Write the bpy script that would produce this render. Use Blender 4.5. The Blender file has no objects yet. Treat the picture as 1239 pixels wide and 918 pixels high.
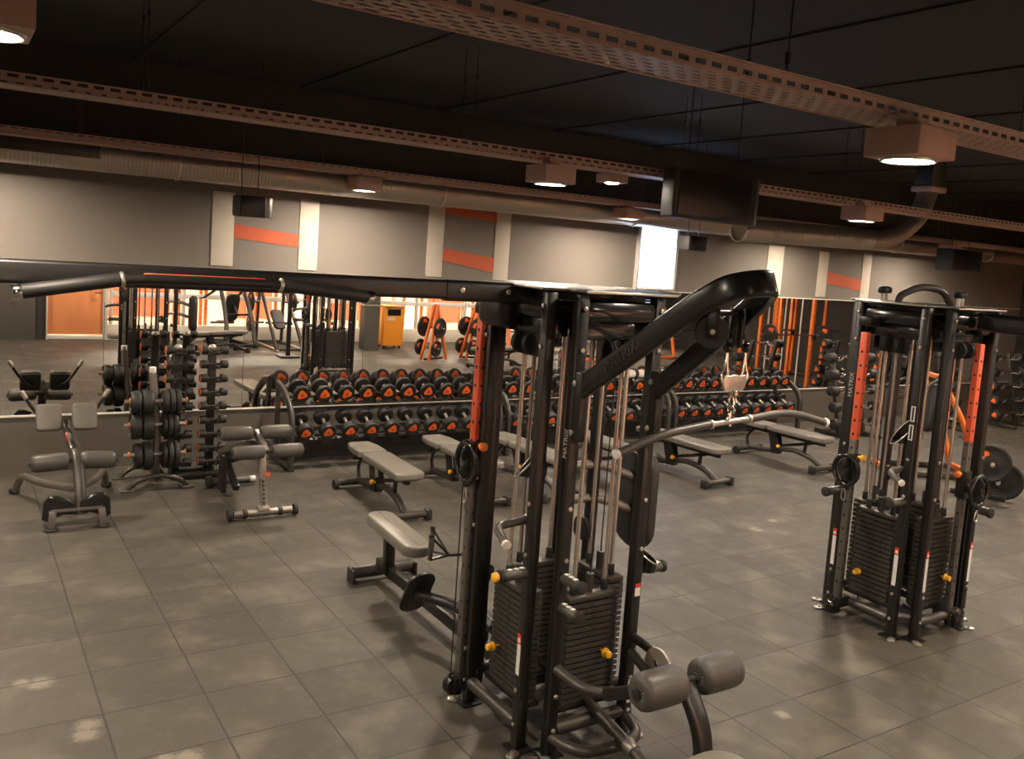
import bpy, bmesh, math, random
from mathutils import Vector, Matrix
random.seed(7)
S = bpy.context.scene
COL = S.collection
V = Vector
PI = math.pi
W = 5.62            # mirror wall plane (y)

# ------------------------------------------------------------------ materials
def nt(name):
    m = bpy.data.materials.new(name); m.use_nodes = True
    t = m.node_tree; b = t.nodes['Principled BSDF']
    return m, t, b
def mat(name, col, rough=.5, metal=0., noise=.0, bump=.0, scale=40., coat=0., rvar=.03):
    m, t, b = nt(name)
    b.inputs['Base Color'].default_value = (*col, 1)
    b.inputs['Roughness'].default_value = rough
    b.inputs['Metallic'].default_value = metal
    if coat: b.inputs['Coat Weight'].default_value = coat
    tc = t.nodes.new('ShaderNodeTexCoord')
    nz = t.nodes.new('ShaderNodeTexNoise'); nz.inputs['Scale'].default_value = scale; nz.inputs['Detail'].default_value = 4
    t.links.new(tc.outputs['Object'], nz.inputs['Vector'])
    mr = t.nodes.new('ShaderNodeMapRange')
    mr.inputs['To Min'].default_value = max(.02, rough - rvar); mr.inputs['To Max'].default_value = min(1, rough + rvar)
    t.links.new(nz.outputs['Fac'], mr.inputs['Value']); t.links.new(mr.outputs['Result'], b.inputs['Roughness'])
    if noise:
        mx = t.nodes.new('ShaderNodeMix'); mx.data_type = 'RGBA'
        mx.inputs['A'].default_value = (*[c * (1 - noise) for c in col], 1)
        mx.inputs['B'].default_value = (*[min(1, c * (1 + noise)) for c in col], 1)
        t.links.new(nz.outputs['Fac'], mx.inputs['Factor']); t.links.new(mx.outputs['Result'], b.inputs['Base Color'])
    if bump:
        bp = t.nodes.new('ShaderNodeBump'); bp.inputs['Strength'].default_value = bump; bp.inputs['Distance'].default_value = .003
        t.links.new(nz.outputs['Fac'], bp.inputs['Height']); t.links.new(bp.outputs['Normal'], b.inputs['Normal'])
    return m
def emis(name, col, s):
    m = bpy.data.materials.new(name); m.use_nodes = True
    t = m.node_tree; t.nodes.clear()
    e = t.nodes.new('ShaderNodeEmission'); e.inputs['Color'].default_value = (*col, 1); e.inputs['Strength'].default_value = s
    o = t.nodes.new('ShaderNodeOutputMaterial'); t.links.new(e.outputs[0], o.inputs[0])
    return m

M = dict(
    black=mat('black_powder_coat', (.014, .0125, .0115), .33, 0, .15, .03, 120),
    blackgloss=mat('black_gloss_cover', (.012, .011, .011), .18, 0, 0, 0, 30, .3, .0),
    darkgrey=mat('dark_grey_metal', (.075, .068, .06), .38, .55, .1, .02, 90),
    grey=mat('brushed_grey_metal', (.24, .22, .2), .38, .75, .12, .02, 160),
    bronze=mat('satin_guide_rod', (.62, .53, .47), .25, .75, 0, 0, 60, 0, .0),
    chrome=mat('polished_chrome', (.78, .74, .68), .14, 1, .05, 0, 40, 0, .04),
    satin=mat('satin_steel', (.62, .58, .52), .3, .85, .08, .02, 90),
    armblack=mat('satin_black_arm', (.016, .0145, .0135), .24, 0, 0, 0, 60, 0, .0),
    rubber=mat('black_rubber', (.016, .015, .014), .55, 0, .2, .08, 200),
    grip=mat('dark_rubber_grip', (.07, .064, .057), .45, 0, .2, .1, 300),
    vinyl=mat('charcoal_vinyl', (.075, .069, .06), .42, 0, .12, .12, 260),
    pad=mat('grey_vinyl_pad', (.18, .163, .138), .38, 0, .06, .1, 260),
    padgrey=mat('dim_grey_vinyl', (.125, .113, .096), .42, 0, .06, .1, 260),
    railgrey=mat('rail_grey_metal', (.15, .137, .122), .36, .55, .06, .02, 90),
    amber=mat('amber_orange_paint', (1., .36, .035), .4, 0, .04, .02, 60),
    padside=mat('dark_vinyl_side', (.03, .027, .024), .5, 0, .1, .1, 260),
    orange=mat('orange_powder_coat', (.85, .2, .035), .4, 0, .05, .02, 60),
    orangered=mat('orange_red_rail', (.78, .13, .06), .38, .1, .06, .02, 60),
    logo=mat('orange_badge', (1., .17, .03), .45, 0, .04, 0, 60),
    logodark=mat('badge_print', (.12, .02, .01), .5),
    yellow=mat('yellow_knob', (.9, .45, .03), .35, 0, .04, 0, 60),
    white=mat('white_paint', (.75, .72, .66), .5, 0, .04, 0, 30),
    sticker=mat('white_sticker', (.72, .7, .66), .5, 0, .05, 0, 200),
    red=mat('red_sticker', (.6, .05, .03), .5),
    text=mat('grey_lettering', (.5, .47, .44), .5),
    textdim=mat('dark_lettering', (.04, .033, .03), .5),
    teal=mat('pale_blue_plastic', (.25, .55, .6), .4),
    housing=mat('lamp_housing', (.62, .42, .36), .55, 0, .05, .02, 40),
    cable=mat('black_cable', (.01, .01, .01), .5),
    steelplate=mat('stack_plate', (.068, .062, .055), .32, .45, 0, 0, 80, 0, .02),
    gold=mat('brass', (.7, .5, .2), .3, .9),
    glassdark=mat('black_display', (.012, .013, .016), .12),
)

# ------------------------------------------------------------------ mesh builder
def frame_for(d, up=(0, 0, 1)):
    d = V(d).normalized(); u = V(up)
    if abs(d.dot(u.normalized())) > .98: u = V((0, 1, 0)) if abs(d.y) < .9 else V((1, 0, 0))
    s = d.cross(u).normalized(); u = s.cross(d).normalized()
    return d, s, u
def fillet(pts, r, n=5):
    pts = [V(p) for p in pts]; out = [pts[0]]
    for i in range(1, len(pts) - 1):
        a, b, c = pts[i - 1], pts[i], pts[i + 1]
        d1, d2 = (a - b), (c - b); k = min(r, d1.length * .49, d2.length * .49)
        p, q = b + d1.normalized() * k, b + d2.normalized() * k
        for j in range(n + 1):
            t = j / n; out.append(p * (1 - t) ** 2 + b * 2 * t * (1 - t) + q * t * t)
    out.append(pts[-1]); return out
EACH = {'arm_bracket', 'cover_edge', 'foot_cap', 'fork', 'bolt', 'inner_brace', 'hook', 'pulley', 'rail_bracket', 'bar_bracket', 'grip', 'grip_end', 'saddle', 'wheel', 'cross_beam', 'brace', 'floor_rail', 'plate_horn', 'peg_ring', 'plate_peg', 'cable_stop', 'cable', 'arm_cable'}
class MB:
    def __init__(s): s.v = []; s.f = []; s.m = []; s.mi = 0; s.sh = []
    def mat(s, i): s.mi = i; return s
    def add(s, vs, fs):
        o = len(s.v); s.sh.append((o, len(s.f))); s.v += [tuple(v) for v in vs]
        for f in fs: s.f.append(tuple(o + i for i in f)); s.m.append(s.mi)
        return s
    def bm(s, bm):
        bm.verts.index_update()
        s.add([v.co[:] for v in bm.verts], [[v.index for v in f.verts] for f in bm.faces]); bm.free(); return s
    def box(s, c, d, bev=.0, rot=None, seg=2):
        bm = bmesh.new(); bmesh.ops.create_cube(bm, size=1)
        bmesh.ops.scale(bm, vec=V(d), verts=bm.verts)
        if bev: bmesh.ops.bevel(bm, geom=bm.edges[:], offset=min(bev, min(d) * .49), segments=seg, affect='EDGES', profile=.5)
        if rot is not None: bmesh.ops.rotate(bm, cent=(0, 0, 0), matrix=rot if isinstance(rot, Matrix) else Matrix.Rotation(rot, 3, 'Z'), verts=bm.verts)
        bmesh.ops.translate(bm, vec=V(c), verts=bm.verts)
        return s.bm(bm)
    def bar(s, p, q, w, h, bev=.006, up=(0, 0, 1)):
        p, q = V(p), V(q); d, sd, u = frame_for(q - p, up)
        R = Matrix((sd, d, u)).transposed()
        return s.box((p + q) / 2, (w, (q - p).length, h), bev, R)
    def sweep(s, pts, prof, up=(0, 0, 1), closed=False, caps=True):
        pts = [V(p) for p in pts]; n = len(pts); k = len(prof); vs = []; prev = None
        for i, p in enumerate(pts):
            if closed: d = pts[(i + 1) % n] - pts[i - 1]
            else: d = pts[min(i + 1, n - 1)] - pts[max(i - 1, 0)]
            d.normalize()
            if prev is None: _, sd, u = frame_for(d, up)
            else:
                u = prev - d * prev.dot(d)
                if u.length < 1e-6: _, sd, u = frame_for(d, up)
                u.normalize(); sd = d.cross(u)
            prev = u
            for a, b in prof: vs.append(p + sd * a + u * b)
        fs = []
        for i in range(n if closed else n - 1):
            j = (i + 1) % n
            for a in range(k):
                b = (a + 1) % k; fs.append((i * k + a, i * k + b, j * k + b, j * k + a))
        if caps and not closed:
            fs.append(tuple(range(k - 1, -1, -1))); fs.append(tuple((n - 1) * k + a for a in range(k)))
        return s.add(vs, fs)
    def tube(s, pts, r, n=10, fil=.05, fn=5, closed=False):
        if fil and len(pts) > 2 and not closed: pts = fillet(pts, fil, fn)
        return s.sweep(pts, [(r * math.cos(2 * PI * a / n), r * math.sin(2 * PI * a / n)) for a in range(n)], closed=closed)
    def oval(s, pts, w, h, fil=.05, up=(0, 0, 1), fn=6, rr=.4):
        if fil and len(pts) > 2: pts = fillet(pts, fil, fn)
        r = min(w, h) * rr; pr = []
        for cx, cy, a0 in ((w / 2 - r, h / 2 - r, 0), (-w / 2 + r, h / 2 - r, 90), (-w / 2 + r, -h / 2 + r, 180), (w / 2 - r, -h / 2 + r, 270)):
            for j in range(4):
                a = math.radians(a0 + j * 30); pr.append((cx + r * math.cos(a), cy + r * math.sin(a)))
        return s.sweep(pts, pr, up)
    def lathe(s, p, q, prof, n=20):       # prof: (t 0..1 along, radius)
        p, q = V(p), V(q); d, sd, u = frame_for(q - p); L = (q - p).length; vs = []; k = len(prof)
        for t, r in prof:
            for a in range(n):
                an = 2 * PI * a / n; vs.append(p + d * (t * L) + (sd * math.cos(an) + u * math.sin(an)) * r)
        fs = [(i * n + a, i * n + (a + 1) % n, (i + 1) * n + (a + 1) % n, (i + 1) * n + a) for i in range(k - 1) for a in range(n)]
        fs.append(tuple(range(n - 1, -1, -1))); fs.append(tuple((k - 1) * n + a for a in range(n)))
        return s.add(vs, fs)
    def cyl(s, p, q, r, n=16, bev=0):
        L = (V(q) - V(p)).length; b = min(bev, L * .4, r * .8)
        if b: return s.lathe(p, q, [(0, r - b), (b * .3 / L, r - b * .3), (b / L, r), (1 - b / L, r), (1 - b * .3 / L, r - b * .3), (1, r - b)], n)
        return s.lathe(p, q, [(0, r), (1, r)], n)
    def ball(s, c, r, n=12, sc=(1, 1, 1)):
        bm = bmesh.new(); bmesh.ops.create_uvsphere(bm, u_segments=n, v_segments=max(6, n // 2), radius=r)
        bmesh.ops.scale(bm, vec=V(sc), verts=bm.verts); bmesh.ops.translate(bm, vec=V(c), verts=bm.verts); return s.bm(bm)
    def ring(s, c, axis, R, r, n=24, k=8):
        _, sd, u = frame_for(axis); c = V(c)
        return s.tube([c + (sd * math.cos(2 * PI * i / n) + u * math.sin(2 * PI * i / n)) * R for i in range(n)], r, k, 0, closed=True)
    def prism(s, outl, o, ux, uy, th, bev=0):
        o, ux, uy = V(o), V(ux).normalized(), V(uy).normalized(); nz = ux.cross(uy); n = len(outl)
        vs = [o + ux * a + uy * b + nz * (th / 2) for a, b in outl] + [o + ux * a + uy * b - nz * (th / 2) for a, b in outl]
        fs = [tuple(range(n)), tuple(range(2 * n - 1, n - 1, -1))] + [(i, i + n, (i + 1) % n + n, (i + 1) % n) for i in range(n)]
        if not bev: return s.add(vs, fs)
        bm = bmesh.new(); bv = [bm.verts.new(v) for v in vs]
        for f in fs: bm.faces.new([bv[i] for i in f])
        bmesh.ops.recalc_face_normals(bm, faces=bm.faces)
        bmesh.ops.bevel(bm, geom=[e for f in bm.faces if len(f.verts) == n and n > 4 or len(f.verts) > 4 for e in f.edges] or bm.edges[:], offset=bev, segments=3, affect='EDGES', profile=.5)
        return s.bm(bm)
    def build(s, name, m, parent=None, loc=None, ang=38):
        if name in EACH and len(s.sh) > 1:       # each piece an object of its own
            first = None
            for i, (v0, f0) in enumerate(s.sh):
                v1, f1 = s.sh[i + 1] if i + 1 < len(s.sh) else (len(s.v), len(s.f))
                p = MB(); p.v = s.v[v0:v1]; p.f = [tuple(a - v0 for a in f) for f in s.f[f0:f1]]; p.m = s.m[f0:f1]; p.sh = [(0, 0)]
                o = p.build(name, m, parent, loc, ang); first = first or o
            return first
        me = bpy.data.meshes.new(name); me.from_pydata(s.v, [], s.f)
        ms = m if isinstance(m, (list, tuple)) else [m]
        for k in ms: me.materials.append(M[k] if isinstance(k, str) else k)
        bm = bmesh.new(); bm.from_mesh(me); bmesh.ops.recalc_face_normals(bm, faces=bm.faces); bm.to_mesh(me); bm.free()
        me.polygons.foreach_set('material_index', s.m)
        me.polygons.foreach_set('use_smooth', [True] * len(s.f))
        me.set_sharp_from_angle(angle=math.radians(ang)); me.update()
        o = bpy.data.objects.new(name, me); COL.objects.link(o)
        if parent is not None: o.parent = parent
        if loc is not None: o.location = loc
        return o
def rrect(w, h, r, n=6):
    pts = []; r = min(r, w / 2 - 1e-4, h / 2 - 1e-4)
    for cx, cy, a0 in ((w / 2 - r, h / 2 - r, 0), (-w / 2 + r, h / 2 - r, 90), (-w / 2 + r, -h / 2 + r, 180), (w / 2 - r, -h / 2 + r, 270)):
        for j in range(n + 1):
            a = math.radians(a0 + 90 * j / n); pts.append((cx + r * math.cos(a), cy + r * math.sin(a)))
    return pts

# ------------------------------------------------------------------ scene graph
def thing(name, label, cat, loc=(0, 0, 0), rz=0, group=None):
    o = bpy.data.objects.new(name, None); COL.objects.link(o)
    o.empty_display_size = .1; o.location = loc; o.rotation_euler = (0, 0, rz)
    return tag(o, label, cat, group)
def tag(o, label, cat, group=None):
    o['label'] = label; o['category'] = cat
    if group: o['group'] = group
    return o
def struct(o, label=None):
    o['kind'] = 'structure'
    if label: o['label'] = label
    return o
KIDS = {}
def copy_tree(o, parent=None):
    c = o.copy(); COL.objects.link(c)
    if parent is not None: c.parent = parent
    for ch in o.children: copy_tree(ch, c)
    return c
def dup(o, loc, label, rz=None, group=None):
    c = copy_tree(o); c.location = loc
    if rz is not None: c.rotation_euler = (0, 0, rz)
    c['label'] = label
    if group: c['group'] = group
    return c
def lettering(txt, size, parent, o, ux, uy, m='text', depth=.002, name='lettering'):
    cu = bpy.data.curves.new(name, 'FONT'); cu.body = txt; cu.size = size; cu.align_x = 'CENTER'; cu.align_y = 'CENTER'; cu.extrude = depth / 2
    ob = bpy.data.objects.new(name + '_source', cu)
    COL.objects.link(ob); bpy.context.view_layer.update()
    me = bpy.data.meshes.new_from_object(ob.evaluated_get(bpy.context.evaluated_depsgraph_get()))
    bpy.data.objects.remove(ob); bpy.data.curves.remove(cu)
    ux, uy = V(ux).normalized(), V(uy).normalized(); nz = ux.cross(uy)
    me.transform(Matrix((ux, uy, nz)).transposed().to_4x4()); me.transform(Matrix.Translation(V(o)))
    me.materials.clear(); me.materials.append(M[m]); me.name = name
    r = bpy.data.objects.new(name, me); COL.objects.link(r); r.parent = parent
    return r
LAMP, LAMP2, DAY, EXPO = 330.0, 200.0, 6.0, 1.15
# ------------------------------------------------------------------ setting materials
def floor_mat():
    m, t, b = nt('rubber_floor_tiles'); N = t.nodes.new; L = t.links.new
    geo = N('ShaderNodeNewGeometry'); pos = geo.outputs['Position']
    def math_(op, a, b_=None, c=None):
        n = N('ShaderNodeMath'); n.operation = op
        for i, x in enumerate((a, b_, c)):
            if x is None: continue
            if isinstance(x, (int, float)): n.inputs[i].default_value = x
            else: L(x, n.inputs[i])
        return n.outputs[0]
    def vm(op, a, b_=None):
        n = N('ShaderNodeVectorMath'); n.operation = op
        for i, x in enumerate((a, b_)):
            if x is None: continue
            if isinstance(x, tuple): n.inputs[i].default_value = x
            else: L(x, n.inputs[i])
        return n
    def noise(sc, det=3, v=pos, rough=.5):
        n = N('ShaderNodeTexNoise'); n.inputs['Scale'].default_value = sc; n.inputs['Detail'].default_value = det; n.inputs['Roughness'].default_value = rough; L(v, n.inputs['Vector']); return n.outputs['Fac']
    def rng(x, a, b_, c=0., d=1.):
        n = N('ShaderNodeMapRange'); n.inputs['From Min'].default_value = a; n.inputs['From Max'].default_value = b_; n.inputs['To Min'].default_value = c; n.inputs['To Max'].default_value = d
        n.interpolation_type = 'SMOOTHSTEP'; L(x, n.inputs['Value']); return n.outputs['Result']
    def mix(f, a, b_):
        n = N('ShaderNodeMix'); n.data_type = 'RGBA'
        for k, x in (('Factor', f), ('A', a), ('B', b_)):
            if isinstance(x, tuple): n.inputs[k].default_value = (*x, 1)
            elif isinstance(x, float): n.inputs[k].default_value = x
            else: L(x, n.inputs[k])
        return n.outputs['Result']
    sc = vm('SCALE', pos); sc.inputs['Scale'].default_value = 2.0
    fr = vm('FRACTION', sc.outputs[0]); cell = vm('FLOOR', sc.outputs[0])
    sx = N('ShaderNodeSeparateXYZ'); L(fr.outputs[0], sx.inputs[0])
    ex = math_('MINIMUM', sx.outputs[0], math_('SUBTRACT', 1.0, sx.outputs[0]))
    ey = math_('MINIMUM', sx.outputs[1], math_('SUBTRACT', 1.0, sx.outputs[1]))
    e = math_('MINIMUM', ex, ey)
    e = math_('ADD', e, math_('MULTIPLY', math_('SUBTRACT', noise(30), .5), .008))
    seam = rng(e, .004, .016)
    wn = N('ShaderNodeTexWhiteNoise'); L(cell.outputs[0], wn.inputs['Vector'])
    tile = wn.outputs['Value']
    base = mix(rng(tile, 0, 1), (.050, .0425, .0335), (.067, .058, .046))
    base = mix(rng(noise(2.6, 5), .46, .78), base, (.125, .112, .086))
    base = mix(math_('MULTIPLY', rng(noise(9, 6, rough=.7), .5, .8), .5), base, (.13, .118, .098))
    # chalk scuffs, each with its own place
    d = None
    for (x, y, r) in CHALK:
        q = vm('DISTANCE', pos, (x, y, 0)); dd = math_('DIVIDE', q.outputs['Value'], r)
        d = dd if d is None else math_('MINIMUM', d, dd)
    d = math_('ADD', d, math_('MULTIPLY', math_('SUBTRACT', noise(26, 6, rough=.7), .5), 1.5))
    base = mix(math_('MULTIPLY', rng(d, 1.25, .3), .42), base, (.42, .36, .29))
    speck = rng(noise(70, 1), .745, .77)
    base = mix(math_('MULTIPLY', speck, .35), base, (.3, .28, .25))
    base = mix(seam, (.022, .018, .014), base)
    L(base, b.inputs['Base Color'])
    r = math_('ADD', math_('MULTIPLY', noise(5, 4), .2), .48); L(r, b.inputs['Roughness'])
    b.inputs['Specular IOR Level'].default_value = .55
    # every mat is very slightly dished, its seams sit lower, its grain is granular
    dish = math_('MULTIPLY', math_('MULTIPLY', ex, ey), 1.2)
    h = math_('ADD', math_('ADD', math_('MULTIPLY', seam, .5), math_('MULTIPLY', noise(180, 2), .25)), dish)
    bp = N('ShaderNodeBump'); bp.inputs['Strength'].default_value = .35; bp.inputs['Distance'].default_value = .006
    L(h, bp.inputs['Height']); L(bp.outputs['Normal'], b.inputs['Normal'])
    return m
CHALK = [(-.33, 1.02, .05), (-.25, .98, .08), (-.08, .42, .07), (-.10, .33, .07), (.20, -.05, .06), (.28, -.09, .09), (5.9, 1.5, .08), (6.3, 1.65, .06), (3.3, -1.1, .05)]
def wall_mat(name, c1, c2, sc=1.5, rough=.75):
    m, t, b = nt(name); N = t.nodes.new; L = t.links.new
    g = N('ShaderNodeNewGeometry'); n = N('ShaderNodeTexNoise'); n.inputs['Scale'].default_value = sc; n.inputs['Detail'].default_value = 6; L(g.outputs['Position'], n.inputs['Vector'])
    x = N('ShaderNodeMix'); x.data_type = 'RGBA'; x.inputs['A'].default_value = (*c1, 1); x.inputs['B'].default_value = (*c2, 1); L(n.outputs['Fac'], x.inputs['Factor']); L(x.outputs['Result'], b.inputs['Base Color'])
    n2 = N('ShaderNodeTexNoise'); n2.inputs['Scale'].default_value = 140; L(g.outputs['Position'], n2.inputs['Vector'])
    bp = N('ShaderNodeBump'); bp.inputs['Strength'].default_value = .15; bp.inputs['Distance'].default_value = .002; L(n2.outputs['Fac'], bp.inputs['Height']); L(bp.outputs['Normal'], b.inputs['Normal'])
    b.inputs['Roughness'].default_value = rough
    return m
def mirror_mat():
    m, t, b = nt('silvered_mirror'); b.inputs['Metallic'].default_value = 1; b.inputs['Roughness'].default_value = 0.0
    N = t.nodes.new; g = N('ShaderNodeNewGeometry'); n = N('ShaderNodeTexNoise'); n.inputs['Scale'].default_value = 3; t.links.new(g.outputs['Position'], n.inputs['Vector'])
    x = N('ShaderNodeMix'); x.data_type = 'RGBA'; x.inputs['A'].default_value = (.86, .84, .8, 1); x.inputs['B'].default_value = (.9, .88, .85, 1)
    t.links.new(n.outputs['Fac'], x.inputs['Factor']); t.links.new(x.outputs['Result'], b.inputs['Base Color'])
    return m
def glass_mat():
    m = bpy.data.materials.new('clear_glass'); m.use_nodes = True; t = m.node_tree; t.nodes.clear(); N = t.nodes.new
    a = N('ShaderNodeBsdfTransparent'); a.inputs[0].default_value = (.93, .95, .94, 1); g = N('ShaderNodeBsdfGlossy'); g.inputs['Roughness'].default_value = .02
    f = N('ShaderNodeFresnel'); x = N('ShaderNodeMixShader'); o = N('ShaderNodeOutputMaterial')
    t.links.new(f.outputs[0], x.inputs[0]); t.links.new(a.outputs[0], x.inputs[1]); t.links.new(g.outputs[0], x.inputs[2]); t.links.new(x.outputs[0], o.inputs[0])
    return m
def tray_mat():
    # pressed steel cable tray, punched with rows of slots
    m, t, b = nt('perforated_tray'); N = t.nodes.new; L = t.links.new
    b.inputs['Base Color'].default_value = (.55, .40, .34, 1); b.inputs['Metallic'].default_value = .2; b.inputs['Roughness'].default_value = .5
    g = N('ShaderNodeTexCoord'); mp = N('ShaderNodeMapping'); L(g.outputs['Object'], mp.inputs['Vector'])
    sp = N('ShaderNodeSeparateXYZ'); L(g.outputs['Object'], sp.inputs[0])
    def M_(op, a, b_):
        n = N('ShaderNodeMath'); n.operation = op
        for i, x in enumerate((a, b_)):
            if isinstance(x, (int, float)): n.inputs[i].default_value = x
            else: L(x, n.inputs[i])
        return n.outputs[0]
    # across the tray: y and z together, so that flanges carry slots too
    c = M_('ADD', sp.outputs[1], sp.outputs[2])
    row = M_('FLOOR', M_('MULTIPLY', c, 1 / .043), 0); u = M_('FRACT', M_('MULTIPLY', c, 1 / .043), 0)
    off = M_('MULTIPLY', M_('MODULO', row, 2), .5)
    v = M_('FRACT', M_('ADD', M_('MULTIPLY', sp.outputs[0], 1 / .085), off), 0)
    h = M_('MULTIPLY', M_('LESS_THAN', M_('ABSOLUTE', M_('SUBTRACT', u, .5), 0), .26), M_('LESS_THAN', M_('ABSOLUTE', M_('SUBTRACT', v, .5), 0), .32))
    tr = N('ShaderNodeBsdfTransparent'); x = N('ShaderNodeMixShader'); L(h, x.inputs[0]); L(b.outputs[0], x.inputs[1]); L(tr.outputs[0], x.inputs[2])
    L(x.outputs[0], t.nodes['Material Output'].inputs[0])
    return m
def duct_mat():
    m, t, b = nt('spiral_duct'); N = t.nodes.new; L = t.links.new
    b.inputs['Base Color'].default_value = (.46, .40, .34, 1); b.inputs['Metallic'].default_value = .8; b.inputs['Roughness'].default_value = .36
    g = N('ShaderNodeTexCoord'); w = N('ShaderNodeTexWave'); w.wave_type = 'BANDS'; w.bands_direction = 'X'; w.inputs['Scale'].default_value = 9; w.inputs['Distortion'].default_value = .2; L(g.outputs['Object'], w.inputs['Vector'])
    bp = N('ShaderNodeBump'); bp.inputs['Strength'].default_value = .4; bp.inputs['Distance'].default_value = .008; L(w.outputs['Fac'], bp.inputs['Height']); L(bp.outputs['Normal'], b.inputs['Normal'])
    return m
M['floor'] = floor_mat()
M['wallup'] = wall_mat('taupe_wall_paint', (.19, .166, .145), (.215, .19, .167))
M['dado'] = wall_mat('dark_dado_paint', (.10, .086, .073), (.12, .104, .089), 3, .55)
M['ceil'] = wall_mat('dark_ceiling', (.022, .021, .021), (.03, .028, .027), 2, .85)
M['stripe'] = wall_mat('pale_plaster_stripe', (.58, .52, .44), (.68, .62, .53), 6)
M['bandred'] = wall_mat('red_wall_band', (.5, .1, .045), (.56, .125, .055), 4)
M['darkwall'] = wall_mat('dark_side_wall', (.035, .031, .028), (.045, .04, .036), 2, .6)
M['orangewall'] = wall_mat('orange_panel', (1., .36, .14), (1., .39, .16), 2, .5)
M['palewall'] = wall_mat('pale_wall', (.72, .66, .56), (.78, .72, .62), 2, .6)
M['palefloor'] = wall_mat('pale_floor', (.62, .55, .44), (.68, .6, .5), 3, .4)
M['mirror'] = mirror_mat(); M['glass'] = glass_mat(); M['tray'] = tray_mat(); M['duct'] = duct_mat()
M['lamp'] = emis('lamp_glow', (1., .84, .66), LAMP)
M['lampnear'] = emis('lamp_soft_glow', (1., .84, .66), LAMP * .62)
M['lampcool'] = emis('lamp_white_glow', (1., .88, .72), LAMP2)
M['day'] = emis('daylight_pane', (.52, .68, 1.), DAY)
M['concrete'] = wall_mat('grey_column_paint', (.11, .1, .09), (.13, .12, .105), 2, .6)

# ------------------------------------------------------------------ room shell
XL, XR, YN, H = -5.0, 18.0, -5.6, 4.15
def slab(name, c, d, m, bev=0): return struct(MB().box(c, d, bev).build(name, m))
slab('floor', ((XL + XR) / 2, (YN + W) / 2, -.05), (XR - XL, W - YN + .4, .1), 'floor')
slab('ceiling', ((XL + XR) / 2, (YN + W) / 2, H + .05), (XR - XL, W - YN + .4, .1), 'ceil')
for i in range(14):      # dark joists running across the ceiling
    slab('ceiling_beam', (XL + .8 + i * 1.7, (YN + W) / 2, H - .008), (.10, W - YN, .016), 'ceil')
slab('wall_back', ((XL + XR) / 2, W + .11, 1.3 + .8), (XR - XL, .2, 4.2), 'wallup')
slab('wall_back_lower', ((XL + XR) / 2, W + .005, .283), (XR - XL, .02, .566), 'dado')
slab('trim_1', ((XL + XR) / 2, W - .012, .572), (XR - XL, .022, .018), 'white')
slab('trim_2', ((XL + XR) / 2, W - .002, 2.098), (XR - XL, .018, .014), 'white')
slab('wall_back_upper', ((XL + XR) / 2, W + .006, 3.62), (XR - XL, .02, 1.1), 'darkwall')  # dark paint stands in for the shade above the lamps' scallops
slab('wall_left', (XL - .1, 0, H / 2), (.2, W - YN + .4, H), 'wallup')
slab('wall_right', (XR + .1, 0, H / 2), (.2, W - YN + .4, H), 'darkwall')
slab('trim_30', (XR - .01, 4.9, 1.9), (.02, .5, 3.4), 'orangewall')
# mirror panels, 1.4 m each
where = {-2: 'beyond the back extension bench', -1: 'behind the back extension bench', 0: 'behind the plate tree and the dumbbell tower', 1: 'behind the tower end of the dumbbell racks', 2: 'behind the rack next to the dumbbell tower, away from the tower',
         3: 'behind the first half of the middle dumbbell rack', 4: 'behind the second half of the middle dumbbell rack', 5: 'under the bright window, behind the last dumbbell rack', 6: 'behind the end of the last dumbbell rack, near the barbells',
         7: 'behind the heads of the first barbell rack', 8: 'between the first and second barbell racks', 9: 'behind the second barbell rack', 10: 'behind the third barbell rack'}
for k in where:
    x0 = .65 + 1.4 * k
    o = MB().box((0, 0, .7625), (1.396, .012, 1.521)).build('wall_mirror', 'mirror', None, (x0 + .7, W - .007, .568))
    tag(o, 'tall frameless mirror panel ' + where[k], 'mirror', 'mirror panels along the back wall')
# pale stripes and the red bands between them
for i, (x0, x1, zt) in enumerate([(1.67, 1.9, 2.93), (2.62, 2.84, 2.93), (4.22, 4.44, 3.02), (5.18, 5.4, 3.02), (10.25, 10.62, 2.93), (12.66, 12.9, 2.95), (11.5, 11.74, 2.9)]):
    slab('trim_%d' % (i + 3), ((x0 + x1) / 2, W + .006, (2.14 + zt) / 2), (x1 - x0, .022, zt - 2.14), 'stripe', .003)
for i, (x0, x1, za, zb) in enumerate([(1.9, 2.62, (2.45, 2.6), (2.39, 2.53)), (4.44, 5.18, (2.35, 2.5), (2.23, 2.42)), (4.44, 5.18, (2.92, 3.02), (2.88, 2.98)), (11.75, 12.66, (2.37, 2.57), (2.28, 2.48))]):
    struct(MB().prism([(x0, za[0]), (x1, zb[0]), (x1, zb[1]), (x0, za[1])], (0, W + .008, 0), (1, 0, 0), (0, 0, 1), .018).build('trim_%d' % (i + 11), 'bandred'))
# narrow daylight window above the mirrors
f = MB()
for c, d in (((7.55, 0, 2.57), (.05, .06, .92)), ((8.27, 0, 2.57), (.05, .06, .92)), ((7.91, 0, 3.03), (.77, .06, .05)), ((7.91, 0, 2.13), (.77, .06, .03))): f.box((c[0], W - .015, c[2]), d, .004)
win = struct(f.build('window_1', 'white')); win['label'] = 'narrow bright window above the mirrors'
MB().box((7.91, W - .004, 2.58), (.67, .008, .86)).build('window_pane', 'day', win)
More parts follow.
